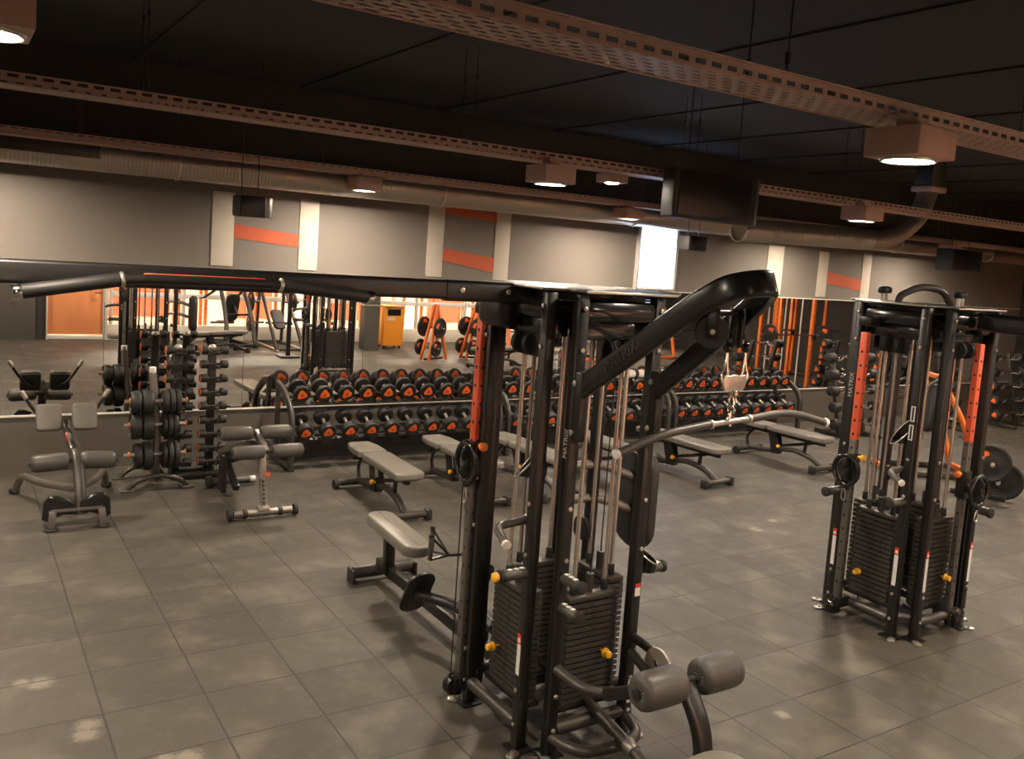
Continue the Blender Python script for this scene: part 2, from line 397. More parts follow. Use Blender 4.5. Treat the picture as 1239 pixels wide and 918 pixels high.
# the wall behind the viewer
slab('wall_front_left', ((XL + 1.05) / 2, YN - .1, H / 2), (1.05 - XL, .2, H), 'darkwall')
slab('wall_front_upper', ((1.05 + 17.3) / 2, YN - .1, 3.2), (16.25, .2, 1.9), 'wallup')
slab('wall_front_right', ((17.3 + XR) / 2, YN - .1, H / 2), (XR - 17.3, .2, H), 'darkwall')
door = struct(MB().box((1.6, YN - .05, 1.14), (1.06, .06, 2.06), .006).build('door_1', 'orangewall')); door['label'] = 'bright orange door with white frame seen in the mirror'
fm = MB()
for c, d in (((2.17, YN - .02, 1.13), (.09, .12, 2.26)), ((1.6, YN - .02, .05), (1.06, .1, .08)), ((1.62, YN - .02, 2.22), (1.2, .12, .08)), ((1.06, YN - .02, 1.13), (.03, .12, 2.26))): fm.box(c, d, .005)
fm.build('door_frame', 'white', door)
MB().tube([(1.98, YN - .02, 1.02), (1.98, YN + .06, 1.02), (2.1, YN + .06, 1.02)], .011, 8, .02).build('door_handle', 'black', door)
dd = struct(MB().box((-.1, YN + .012, 1.05), (1.9, .03, 2.1), .005).build('door_2', 'concrete')); dd['label'] = 'dark double door with long pull handles seen in the mirror'
for x in (.05, .42): MB().tube([(x, YN + .03, .75), (x, YN + .09, .75), (x, YN + .09, 1.75), (x, YN + .03, 1.75)], .014, 8, .03).build('door_handle', 'chrome', dd)
# glass partition with pale sill, rail and mullions
slab('wall_partition_sill', ((2.22 + 17.3) / 2, YN - .04, .17), (15.08, .12, .34), 'palewall', .004)
xs = [2.25, 3.75, 5.2, 6.65, 8.1, 9.55, 11.0, 12.45, 13.9, 15.35, 17.3]
for i in range(len(xs) - 1):
    x0, x1 = xs[i], xs[i + 1]; w = MB()
    w.box((x0 + .03, YN - .04, 1.29), (.07, .09, 1.9), .006).box(((x0 + x1) / 2, YN - .04, 1.0), (x1 - x0, .07, .11), .006).box(((x0 + x1) / 2, YN - .04, 2.2), (x1 - x0, .09, .08), .006)
    w = struct(w.build('window_%d' % (i + 2), 'white')); w['label'] = 'glass partition bay with white rail seen in the mirror'
    MB().box(((x0 + x1) / 2, YN - .04, 1.27), (x1 - x0 - .04, .012, 1.84)).build('window_pane', 'glass', w)
slab('annex_floor', (9, -8.1, -.05), (20, 4.8, .1), 'palefloor')
slab('annex_wall_back', (9, -10.4, 1.6), (20, .2, 3.3), 'palewall')
slab('annex_wall_left', (.2, -8.1, 1.6), (.2, 4.8, 3.3), 'palewall'); slab('annex_wall_right', (18.9, -8.1, 1.6), (.2, 4.8, 3.3), 'palewall')
slab('annex_ceiling', (9, -8.1, 3.25), (20, 4.8, .1), 'palewall')
for i, (x0, x1, z1) in enumerate([(2.6, 4.4, 2.4), (5.9, 7.2, 2.4), (8.9, 10.6, 2.4), (12.2, 13.6, 2.4), (15.4, 17, 2.4)]): slab('trim_%d' % (i + 20), ((x0 + x1) / 2, -10.28, z1 / 2 + .1), (x1 - x0, .03, z1), 'bandred')
for x in (3, 6, 9, 12, 15, 17.5):
    o = MB().box((0, 0, -.02), (1.2, .3, .04), .005).build('ceiling_light', 'white', None, (x, -7.6, 3.2)); tag(o, 'long white ceiling lamp in the annex behind the glass', 'ceiling light', 'annex ceiling lamps')
    MB().box((0, 0, -.045), (1.1, .24, .008)).build('diffuser', 'lampcool', o)
col = slab('column', (7.64, -4.1, H / 2), (.36, .36, H), 'concrete', .02); col['label'] = 'square dark grey column seen in the mirror'
MB().box((7.64, -4.1, 1.05), (.40, .40, .03), .004).build('column_band', 'satin', col)

# ------------------------------------------------------------------ ceiling services
def tray(y, n, w, z):
    r = thing('cable_tray', n, 'cable tray', (0, y, z), 0, 'cable trays')
    t = .003; L = 21.5; cx = 6.6
    b = MB().box((cx, 0, 0), (L, w, t)).box((cx, -w / 2, .03), (L, t, .06)).box((cx, w / 2, .03), (L, t, .06))
    b.build('tray', 'tray', r)
    l = MB()
    for s in (-1, 1): l.box((cx, s * w / 2, .062), (L, .012, .006)).box((cx, s * w / 2, -.001), (L, .008, .008))
    l.build('tray_lip', 'housing', r)
    for i in range(9):
        x = -2.2 + i * 2.2 + (y > 0) * .3
        for s in (-1, 1):
            h = MB().cyl((x, s * w * .42, 0), (x, s * w * .42, H - z - .19), .004, 6).cyl((x, s * w * .42, .1), (x, s * w * .42, .15), .012, 8).cyl((x, s * w * .42, .5), (x, s * w * .42, .54), .010, 8)
            h.build('hanger_rod', 'darkgrey', r)
    return r
tray(-1.55, 'wide perforated cable tray crossing the top of the photo nearest the viewer', .26, 3.25)
tray(1.6, 'perforated cable tray across the middle of the ceiling', .22, 3.22)
tray(4.72, 'perforated cable tray running along the ceiling just before the round duct', .22, 3.2)
k = 0
def lamp(x, y, label, z=3.05, glow=None):
    r = thing('ceiling_light', label, 'ceiling light', (x, y, z), 0, 'square downlights under the cable trays')
    MB().box((0, 0, .065), (.28, .28, .13), .006).box((0, 0, .15), (.1, .1, .06), .003).build('lamp_housing', 'housing', r)
    MB().ring((0, 0, -.004), (0, 0, 1), .118, .010, 28, 8).build('lamp_rim', 'satin', r)
    MB().lathe((0, 0, .002), (0, 0, -.001), [(0, .107), (1, .107)], 28).build('lamp_lens', glow or ('lampnear' if (x, y) in ((-.60, -1.03), (2.95, -1.75)) else 'lamp'), r)
    return r
LN = {(2.95, -1.75): 'large square downlight under the nearest cable tray at upper right', (3.16, 1.45): 'square downlight hanging left of the dark hanging box, middle cable tray',
      (6.6, 1.2): 'square downlight right of the dark hanging box, above the flexible duct', (3.0, 4.72): 'small square downlight hanging by the round duct, left of the middle',
      (6.6, 4.72): 'small square downlight under the duct beside the bright window', (10.4, 4.6): 'far small downlight below the end of the flexible duct', (13.6, 4.6): 'farthest small downlight above the right end of the mirrors'}
for (x, y), l in LN.items(): lamp(x, y, l)
lamp(-.60, -1.03, 'bright square downlight cut off at the top left corner of the photo')
for x, y in ((-.6, 1.45), (-.6, 4.72), (6.5, -1.75), (10.2, -1.75), (10.2, 1.3), (13.8, 1.3), (14, -1.75), (-.6, -4.6), (3.1, -4.6), (6.6, -4.6), (10.2, -4.6), (13.8, -4.6), (-4, 1.45), (-4, 4.7), (-4, -1.7)):  # out of view; the pair nearest the orange door is added to brighten it
    lamp(x, y, 'unseen square downlight beyond the edge of the photo')
# round ducts
r = thing('air_duct', 'long round spiral duct running under the ceiling along the mirror wall', 'duct', (0, 5.12, 3.13))
MB().cyl((-4.9, 0, 0), (17.9, 0, 0), .15, 28).build('duct_pipe', 'duct', r)
for x in (-1.5, 1.2, 4.1, 7.0, 9.9, 12.8, 15.6): MB().ring((x, 0, 0), (1, 0, 0), .152, .012, 28, 6).build('duct_collar', 'satin', r); MB().cyl((x, 0, .15), (x, 0, H - 3.13), .005, 6).build('hanger_rod', 'darkgrey', r)
g = MB()
g.box((.05, -.14, .02), (.9, .03, .12), .004)
for i in range(14): g.box((-.36 + i * .064, -.157, .02), (.02, .012, .1))
g.build('air_grille', 'darkgrey', r)
r = thing('flexible_duct', 'silver corrugated duct with upturned elbow below the ceiling at right', 'duct', (6.85, 3.0, 2.95))
pts = fillet([(0, 0, 0), (2.75, 0, .06), (3.35, 0, .42), (3.5, 0, .8)], .5, 8)
MB().tube(pts, .13, 24, 0).build('duct_pipe', 'duct', r)
cb = MB()
n = 60
for i in range(n): cb.ring((.04 + i * 2.3 / n, 0, .05 * (i / n)), (1, 0, .02), .130, .0065, 24, 6)
cb.build('corrugation', 'satin', r)
MB().ring((-.01, 0, 0), (1, 0, 0), .128, .018, 24, 8).build('duct_collar', 'satin', r)
MB().box((3.5, 0, .8), (.36, .3, .07), .01).build('duct_collar', 'housing', r)
MB().box((3.5, 0, 1.01), (.3, .26, .36), .01).build('plenum_box', 'padside', r)
# hanging boxes
def hangbox(loc, d, label, rz=0, name='hanging_loudspeaker'):
    r = thing(name, label, 'loudspeaker', loc, rz, 'dark boxes hung from the ceiling')
    w, dp, h = d
    MB().box((0, 0, 0), d, .02, None, 3).build('cabinet', 'padside', r)
    MB().box((-.02 * w, -dp / 2 - .004, 0), (w * .86, .012, h * .9), .005).build('front_grille', 'black', r)
    MB().cyl((w / 2 + .005, 0, -h / 2), (w / 2 + .005, 0, h / 2), dp * .42, 20, .01).build('side_cover', 'grey', r)
    for s in (-1, 1): MB().cyl((s * w * .3, 0, h / 2 - .01), (s * w * .3, 0, H - .0 - loc[2]), .005, 6).build('hanger_rod', 'darkgrey', r)
    return r
hangbox((4.6, 1.2, 3.08), (.94, .16, .40), 'large dark box with pale rounded side hung below the ceiling near the window')
hangbox((1.76, 4.55, 2.765), (.27, .2, .2), 'small dark loudspeaker hung below the duct in front of the first pale stripe', .1)
hangbox((7.6, 4.55, 2.8), (.36, .2, .2), 'small dark loudspeaker hung beside the bright window', .1)
hangbox((12.9, 4.0, 2.9), (.95, .3, .33), 'dark box hung below the ceiling at the far right end', .1)
r = thing('small_ceiling_light', 'small flat downlight under the middle cable tray, right of the bigger square lamp', 'ceiling light', (3.87, 1.6, 3.13))
MB().box((0, 0, .035), (.19, .19, .07), .006).build('lamp_housing', 'housing', r)
MB().lathe((0, 0, .0), (0, 0, -.008), [(0, .05), (1, .045)], 20).build('lamp_lens', 'lampcool', r)
# ------------------------------------------------------------------ cable machines
HX, HY, SX, SY, ZT = .38, .37, .27, .26, 2.33
def FP(face, s, o, z):
    return {'left': (-(HX + o), s, z), 'front': (s, -(HY + o), z), 'right': (HX + o, s, z), 'back': (s, HY + o, z)}[face]
OUT = {'left': V((-1, 0, 0)), 'front': V((0, -1, 0)), 'right': V((1, 0, 0)), 'back': V((0, 1, 0))}
ALONG = {'left': V((0, 1, 0)), 'front': V((1, 0, 0)), 'right': V((0, 1, 0)), 'back': V((1, 0, 0))}
def half(face): return SY if face in ('left', 'right') else SX
XB = [SX]
def pos(face, s): return s * half(face) if s < 0 or face in ('left', 'right') else XB[0]
def fbox(mb, face, s, o, z, ds, do, dz, bev=.004):
    d = (do, ds, dz) if face in ('left', 'right') else (ds, do, dz)
    return mb.box(FP(face, s, o, z), d, bev)
def station(root, skip=(), stacks=('left', 'front', 'right', 'back'), pin={}, zstack=.72):
    for face in ('left', 'front', 'right', 'back'):
        for s in (-1, 1):
            if (face, s) in skip: continue
            p = FP(face, pos(face, s), 0, 0)
            mb = MB().bar((p[0], p[1], .012), (p[0], p[1], ZT), .062, .062, .012, (0, 1, 0))
            post = mb.build('post', 'black', root)
            a = OUT[face]; sd = ALONG[face] * s
            ft = MB()
            c = V((p[0], p[1], .006))
            ft.box(c, (.12, .12, .012), .003).build('foot_plate', 'black', post)
            q = c + a * .06 + sd * .05
            MB().prism(rrect(.075, .05, .02), (q.x, q.y, .008), a + sd * .5, V((0, 0, 1)).cross(a + sd * .5), .012, .003).cyl((q.x, q.y, .01), (q.x, q.y, .024), .01, 8).build('floor_tab', 'satin', post)
            bl = MB()
            for z in (.14, .32, 1.02, 1.28, 2.06, 2.26):
                b = V(p) + a * .031; bl.cyl((b.x, b.y, z), (b.x + a.x * .012, b.y + a.y * .012, z), .012, 10, .004)
            bl.build('bolt', 'satin', post)
        fr = MB()
        fr.cyl(FP(face, -half(face) + .03, 0, .125), FP(face, half(face) - .03, 0, .125), .034, 16)
        fr.build('base_crossbar', 'darkgrey', root)
        sb = MB(); fbox(sb, face, 0, -.11, .18, .4, .1, .035, .006); sb.build('stack_base', 'black', root)
        hd = MB()
        fbox(hd, face, 0, -.02, 2.245, 2 * half(face) - .05, .085, .11, .035)
        fbox(hd, face, .0, -.10, 2.15, 2 * half(face) - .1, .12, .1, .01)
        hd.build('header', 'blackgloss', root)
        if face in stacks:
            st = MB(); n = 17
            top = zstack
            for i in range(n):
                z = .2 + (top - .2) * i / n
                fbox(st, face, .0, -.11, z + .0125, .31, .105, (top - .2) / n - .008, 0)
            nst = st
            nst.mat(1)
            for i in range(n):
                z = .2 + (top - .2) * i / n + .0135
                fbox(nst, face, .0, -.056, z, .016, .003, .010, 0)
            w = nst.build('weight_stack', ['steelplate', 'padside'], root)
            tp = MB(); fbox(tp, face, 0, -.11, top + .016, .31, .105, .03, .006); c = FP(face, 0, -.11, top + .03)
            tp.cyl(c, (c[0], c[1], top + .13), .022, 12).build('top_plate', 'darkgrey', w)
            if face in pin:
                c = V(FP(face, .07, -.056, pin[face])); a = OUT[face]
                MB().cyl(c, c + a * .05, .007, 8).cyl(c + a * .04, c + a * .075, .02, 14, .006).cyl(c + a * .03, c + a * .045, .026, 14, .004).build('selector_pin', 'yellow', w)
            for s in (-.1, .1):
                p = FP(face, s, -.11, .12)
                g = MB().cyl(p, (p[0], p[1], 2.16), .0125, 12).build('guide_rod', 'bronze', root)
                MB().cyl((p[0], p[1], top + .03), (p[0], p[1], top + .09), .02, 12, .004).build('rod_bushing', 'rubber', g)
            p = FP(face, 0, -.11, top + .1)
            MB().cyl(p, (p[0], p[1], 2.12), .004, 6).build('pull_cable', 'cable', root)
            for zz in (2.05,):
                c = V(FP(face, 0, -.05, zz)); a = ALONG[face]
                pu = MB()
                for off in (-.05, .05):
                    cc = c + a * off
                    pu.lathe(cc - a * .014, cc + a * .014, [(0, .055), (.25, .058), (.5, .05), (.75, .058), (1, .055)], 20)
                pw = pu.build('pulley', 'rubber', root)
                br = MB()
                for off in (-.075, 0, .075):
                    b = c + a * off; br.bar((b.x, b.y, zz - .06), (b.x, b.y, 2.2), .006 if face in ('left', 'right') else .09, .09 if face in ('left', 'right') else .006, .001, (0, 1, 0))
                br.build('pulley_bracket', 'black', root)
    tc = MB().box((0, 0, 2.341), (2 * HX + .12, 2 * SY + .04, .012), .003).box((0, 0, 2.3395), (2 * SX + .04, 2 * HY + .12, .011), .003)
    tc.box((0, 0, 2.31), (.5, .46, .05), .01)
    tc.build('top_cover', 'darkgrey', root)
    rm = MB()
    for s in (-1, 1): rm.box((s * (HX + .062), 0, 2.344), (.008, 2 * SY + .04, .012), .002).box((0, s * (HY + .062), 2.342), (2 * SX + .04, .008, .012), .002)
    rm.build('cover_edge', 'satin', root)
    core = MB().box((0, 0, .2), (.5, .05, .06), .01).box((0, 0, .201), (.05, .5, .06), .01).box((0, 0, 2.2), (.5, .05, .06), .01).box((0, 0, 2.201), (.05, .5, .06), .01)
    core.build('inner_brace', 'black', root)
def sticker(root, face, s, z0, z1, w=.03, o=.034, side=None):
    m = MB(); a = OUT[face]
    fbox(m.mat(0), face, s, o, (z0 + z1) / 2, w, .002, z1 - z0, 0)
    fbox(m.mat(1), face, s, o + .0008, z1 + .028, w, .003, .05, 0); fbox(m.mat(0), face, s, o + .002, z1 + .022, w * .7, .002, .022, 0)
    return m.build('warning_sticker', ['sticker', 'red'], root)
def rail(root, face, s, o, zc, zo=1.42, ztop=2.17, knob='orange', ro=.1):
    lo = MB(); fbox(lo, face, s, o, (.16 + zo) / 2, .055, .045, zo - .16, .005)
    up = MB(); fbox(up, face, s, o, (zo + ztop) / 2, .055, .045, ztop - zo, .005)
    a, al = OUT[face], ALONG[face]; z = .28
    while z < ztop - .05:
        c = V(FP(face, s, o, z)); h = (lo if z < zo else up).mat(1)
        h.cyl(c - a * .0236, c + a * .0236, .0105, 10); h.cyl(c - al * .0286, c + al * .0286, .0085, 10); z += .1
    r = lo.build('adjustment_rail', ['railgrey', 'black'], root); up.build('orange_rail_section', ['orangered', 'black'], r)
    e = MB(); fbox(e, face, s, o - .03, .13, .1, .12, .08, .012); fbox(e, face, s, o - .03, 2.2, .1, .12, .07, .012); e.build('rail_bracket', 'black', r)
    # sliding pulley carriage
    cg = MB(); c = V(FP(face, s, o, zc))
    fbox(cg, face, s, o, zc + .02, .085, .075, .2, .012)
    q = c + a * ro; fbox(cg, face, s, o + ro * .75, zc - .0, .05, ro, .05, .006)
    cr = cg.build('carriage', 'black', root)
    MB().ring(q, a, .105, .016, 32, 10).build('carriage_guard', 'blackgloss', cr)
    MB().ring(q - a * .02, a, .088, .007, 32, 8).build('guard_rim', 'chrome', cr)
    pw = MB()
    for dz in (.045, -.045):
        cc = q + V((0, 0, dz)); pw.lathe(cc - al * .012, cc + al * .012, [(0, .036), (.2, .04), (.5, .032), (.8, .04), (1, .036)], 18)
    pw.build('pulley', 'rubber', cr)
    kk = c + V((0, 0, .1)) - al * .045
    MB().cyl(kk, kk - al * .03, .01, 8).lathe(kk - al * .025, kk - al * .06, [(0, .012), (.2, .024), (.7, .026), (1, .014)], 14).build('adjust_knob', knob, cr)
    sp = q + a * .0 - V((0, 0, .1)); MB().cyl(sp, sp - V((0, 0, .035)), .016, 12, .004).build('cable_stop', 'rubber', cr)
    lc = V(FP(face, s, o + .06, .15)); MB().cyl((lc.x, lc.y, zc - .1), (lc.x, lc.y, .14), .004, 6).build('rail_cable', 'cable', r)
    lb = MB(); b = V(FP(face, s, o + .04, .1)); lb.lathe(b - al * .03, b + al * .03, [(0, .05), (.2, .058), (.5, .048), (.8, .058), (1, .05)], 18); fbox(lb, face, s, o + .03, .1, .085, .05, .1, .01)
    lb.build('floor_pulley', 'blackgloss', r)
    return sp
def carabiner(loc, label, ax=(1, 0, 0), h=.085):
    r = thing('carabiner', label, 'carabiner', loc, 0, 'spring clips on the cable machines')
    _, sd, u = frame_for(ax); pts = []
    for i in range(20):
        a = 2 * PI * i / 20; w = .017 * (1 - .35 * math.cos(a)) ; pts.append(sd * math.sin(a) * w + V((0, 0, 1)) * (math.cos(a) * h / 2 - h / 2 - .01))
    MB().tube(pts, .0042, 8, 0, closed=True).build('hook', 'satin', r)
    MB().cyl((0, 0, .012), (0, 0, -.012), .008, 10, .002).build('swivel', 'satin', r)
    return r
def peg(root, face, s, z, L=.14, r=.027, m='darkgrey', o0=.02, knob=None):
    a = OUT[face]; p = V(FP(face, s, o0, z)); g = MB().cyl(p, p + a * L, r, 16, .006).build('storage_peg', m, root)
    MB().cyl(p + a * (L - .012), p + a * (L + .012), r + .007, 16, .005).build('peg_end', 'rubber', g)
    if knob: MB().lathe(p + a * (L + .01), p + a * (L + .05), [(0, .012), (.3, .024), (.8, .024), (1, .012)], 14).build('peg_knob', knob, g)
    st = MB()
    for i in range(3):
        c = p + a * (.03 + i * .035) + V((0, 0, r - .001)); st.box(c, (.022, .022, .004), .001)
    st.build('peg_label', 'sticker', g)
def cup(root, c, r, h, name='cup_holder', slope=.6, n=20, ta=2.4):
    m = MB(); c = V(c); vs = []; t = .006
    for rad, top in ((r, 1), (r - t, 1)):
        for i in range(n):
            a = 2 * PI * i / n; vs.append(c + V((rad * math.cos(a), rad * math.sin(a), h * (1 - slope * .5 + slope * .5 * math.cos(a - ta)))))
    for rad, z in ((r * .9, 0), (r * .9 - t, .006)):
        for i in range(n):
            a = 2 * PI * i / n; vs.append(c + V((rad * math.cos(a), rad * math.sin(a), z)))
    fs = []
    for i in range(n):
        j = (i + 1) % n
        fs += [(i, j, n + j, n + i), (2 * n + i, 2 * n + j, j, i), (n + i, n + j, 3 * n + j, 3 * n + i)]
    fs += [tuple(range(2 * n, 3 * n)), tuple(range(4 * n - 1, 3 * n - 1, -1))]
    o = m.add(vs, fs).build(name, 'blackgloss', root)
    tp = [c + V((r * math.cos(2 * PI * i / n), r * math.sin(2 * PI * i / n), h * (1 - slope * .5 + slope * .5 * math.cos(2 * PI * i / n - ta)))) for i in range(n)]
    MB().tube(tp, .004, 6, 0, closed=True).build('cup_rim', 'satin', o)
    return o
def roller(root, p, q, r, m='vinyl', name='roller_pad'):
    p, q = V(p), V(q)
    d = (q - p).normalized(); _, sd, u = frame_for(d)
    pl = MB().lathe(p, q, [(0, r * .3), (.0, r * .62), (.02, r * .8), (.07, r * .94), (.16, r), (.5, r * 1.02), (.84, r), (.93, r * .94), (.98, r * .8), (1, r * .62), (1, r * .3)], 28)
    for e, s in ((p, 1), (q, -1)):
        for i in range(16):
            a = 2 * PI * i / 16; w = sd * math.cos(a) + u * math.sin(a); pl.tube([e + d * (.001 * s) + w * r * .36, e + d * (.004 * s) + w * r * .66, e + d * (s * .02) + w * r * .84], .0045, 5, .01, 2)
    o = pl.build(name, m, root, None, 60)
    for e, s in ((p, -1), (q, 1)): MB().cyl(e - d * .004, e + d * (.014 * s), r * .3, 16, .004).build('roller_cap', 'rubber', o)
    return o

# ---- front machine
fx, fy = 2.13, -.46
XB[0] = .21
FM = thing('multi_station_cable_machine', 'tall black cable machine in front with lat pulldown arm, long beam and low row seat', 'gym machine', (fx, fy, 0))
station(FM, (('right', -1),), pin={'front': .46, 'left': .4}, zstack=.74)
def L_(x, y, z): return (x - fx, y - fy, z)      # world -> machine
sticker(FM, 'left', -SY, .40, .56); sticker(FM, 'right', SY, .40, .56)
m_ = MB(); fbox(m_.mat(0), 'front', XB[0], .034, .79, .034, .002, .05, 0); fbox(m_.mat(1), 'front', XB[0], .0345, .822, .034, .002, .02, 0); m_.build('warning_sticker', ['sticker', 'red'], FM)
m_ = MB(); fbox(m_.mat(0), 'front', XB[0], .034, .25, .02, .002, .14, 0); m_.build('warning_sticker', ['sticker', 'red'], FM)
hookp = rail(FM, 'left', .305, .035, 1.36, 1.46, 2.16, 'orange', .045)
carabiner(V(hookp) + V((fx, fy, -.03)), 'steel spring clip hanging below the pulley carriage of the front machine')
lettering('MATRIX', .04, FM, (-SX - .0325, -HY, 1.6), (0, 0, 1), (0, 1, 0), 'text')
MB().box((-.41, .16, 2.215), (.13, .26, .2), .05, None, 3).build('pulley_housing', 'black', FM)
# lat pulldown arm: two flat bars meeting in a rounded nose
arm = [(-.27, -.38, 1.855), (-.268, -1.16, 2.352), (-.255, -1.30, 2.425), (-.20, -1.385, 2.45), (-.12, -1.40, 2.455), (-.045, -1.33, 2.435), (.05, -1.19, 2.372), (.21, -.38, 1.835)]
ar = MB().oval(arm, .042, .108, .09, (0, 0, 1), 5).build('pulldown_arm', 'armblack', FM)
lettering('MATRIX', .07, ar, (-.2925, -.72, 2.072), (0, -.843, .537), (0, .537, .843), 'textdim')
bk = MB().bar((-.27, -.40, 1.62), (-.27, -.40, 1.96), .05, .1, .01, (0, 1, 0)).bar((.21, -.40, 1.62), (.21, -.40, 1.96), .05, .1, .01, (0, 1, 0)).build('arm_bracket', 'black', ar)
bt = MB()
for z in (1.66, 1.9):
    for xx in (-.27, .21): bt.cyl((xx - .034, -.40, z), (xx + .034, -.40, z), .015, 12, .004)
bt.build('bolt', 'satin', ar)
MB().cyl((-.255, -1.12, 2.315), (.05, -1.12, 2.315), .014, 10).build('pulley_axle', 'black', ar)
for x, ax in ((-.15, V((-.64, -.77, 0))), (-.005, V((.77, -.64, 0)))):
    c = V((x, -1.13, 2.235)); ax.normalize(); sd_ = V((-ax.y, ax.x, 0))
    p_ = MB().lathe(c - ax * .02, c + ax * .02, [(0, .066), (.2, .072), (.5, .062), (.8, .072), (1, .066)], 28).build('arm_pulley', 'rubber', ar)
    MB().cyl(c - ax * .034, c + ax * .034, .012, 10, .003).build('pulley_bolt', 'satin', ar)
    for e in (-.027, .027):
        q = c + ax * e; MB().bar(q - V((0, 0, .03)), q + V((0, 0, .1)), .05, .008, .001, ax).build('pulley_bracket', 'black', ar)
MB().tube([(-.15, -1.06, 2.26), (-.08, -.5, 2.14), (-.04, -.32, 2.1)], .004, 6, .05).tube([(-.0, -1.06, 2.26), (.04, -.5, 2.14), (.02, -.32, 2.1)], .004, 6, .05).build('arm_cable', 'cable', ar)
# crossbar with pull-up grips under the arm (seen between the posts)
gb = MB().tube([(.38, .26, 1.835), (1.0, .26, 1.835)], .024, 12, 0).build('grip_bar', 'white', FM)  # chrome bar, painted white to imitate the lamp reflecting on it
MB().tube([(1.0, .26, 1.835), (1.07, .26, 1.86), (1.1, .24, 1.98)], .026, 12, .05).build('grip_end', 'rubber', gb)
for x in (.44, .62, .80, .98): MB().cyl((x, .26, 1.835), (x + .02, .26, 1.835), .034, 14, .004).build('grip_ring', 'rubber', gb)
# long beam to the left with its sleeve
MB().oval([(-.42, 0, 2.303), (-4.6, 0, 2.303)], .055, .092, 0, (0, 0, 1), rr=.3).build('crossover_beam', 'black', FM)
sl = MB().oval([(-.30, 0, 2.300), (-.82, 0, 2.300)], .068, .102, 0, (0, 0, 1), rr=.3)
sl.build('beam_sleeve', 'black', FM)
bt = MB()
for x in (-.74, -.48):
    for s in (-1, 1): bt.cyl((x, s * .033, 2.305), (x, s * .043, 2.305), .014, 12, .004)
bt.build('bolt', 'satin', FM)
MB().bar((-4.6, 0, 0), (-4.6, 0, 2.35), .08, .08, .012, (0, 1, 0)).box((-4.6, 0, .02), (.5, .5, .04), .01).build('end_post', 'black', FM)
# pull-up bar under the beam
pb = [L_(-.455, -.60, 2.238), L_(-.09, -.60, 2.302), L_(.45, -.60, 2.302), L_(.86, -.60, 2.262)]
u_ = MB().tube([pb[0], pb[1], pb[2], pb[3]], .02, 14, .1).build('pull_up_bar', 'black', FM)
for a_, b_, nm in ((pb[0], V(pb[0]).lerp(V(pb[1]), .88), 0), (V(pb[2]).lerp(V(pb[3]), .08), pb[3], 1)):
    g_ = MB().cyl(a_, b_, .027, 16, .004).build('rubber_grip', 'rubber', u_)
cc = MB()
for p_, q_ in ((pb[0], pb[1]), (pb[3], pb[2])):
    d_ = (V(p_) - V(q_)).normalized(); cc.cyl(V(p_) - d_ * .002, V(p_) + d_ * .03, .029, 16, .004)
cc.build('end_cap', 'chrome', u_)
jr = MB()
for p_, q_, t_ in ((pb[0], pb[1], .9), (pb[3], pb[2], .93)):
    a_ = V(p_).lerp(V(q_), t_); d_ = (V(q_) - V(p_)).normalized(); jr.cyl(a_ - d_ * .006, a_ + d_ * .008, .0295, 16, .003)
jr.build('joint_ring', 'satin', u_)
st = MB().box(L_(.18, -.60, 2.317), (.46, .012, .012), .001).build('red_strip', 'orangered', u_)
br = MB()
for x in (-.02, .38): br.box(L_(x, -.535, 2.318), (.03, .1, .01), .003)
br.build('bar_bracket', 'black', u_)
# handles, pegs, cup holders
hd = MB().tube([(-.39, -.20, 1.18), (-.56, -.20, 1.165), (-.60, -.36, 1.13)], .021, 12, .05).build('side_handle', 'grip', FM)
MB().cyl((-.597, -.353, 1.1315), (-.602, -.375, 1.127), .023, 16, .004).build('end_cap', 'white', hd)
MB().cyl((-.372, -.2, 1.181), (-.392, -.2, 1.18), .028, 14).build('collar', 'satin', hd)
peg(FM, 'left', -SY, .93, .15, .028, 'vinyl', .02, 'yellow')
peg(FM, 'front', -SX, .93, .15, .026, 'vinyl'); peg(FM, 'front', -SX, .78, .15, .026, 'vinyl'); peg(FM, 'right', -SY, .84, .1, .028, 'vinyl')
cup(FM, (.21 + .085, -.37, .88), .05, .11)
MB().box((.25, -.37, .9), (.05, .04, .05), .006).build('cup_bracket', 'black', FM)
cup(FM, (-.36, -.165, 1.40), .075, .17, 'accessory_tray', 1.1, 20, -.6)
MB().box((-.37, -.235, 1.46), (.05, .06, .05), .006).build('cup_bracket', 'black', FM)
# chest pad on two bent arms at the right side
pd = MB().prism(rrect(.31, .62, .14), (.68, .20, 1.09), (0, 1, 0), (0, 0, 1), .07, .022).build('back_pad', 'padside', FM)
MB().prism(rrect(.27, .56, .12), (.633, .20, 1.09), (0, 1, 0), (0, 0, 1), .02, .004).build('pad_board', 'rubber', pd)
for z in (1.27, 1.07): MB().tube([(.2, .26, z + .03), (.42, .26, z + .03), (.632, .2, z - .05)], .027, 12, .1).build('pad_arm', 'grey', FM)
MB().prism(rrect(.14, .13, .05), (.2, .1, .98), (0, 1, 0), (0, 0, 1), .02, .004).build('lever_plate', 'black', FM)
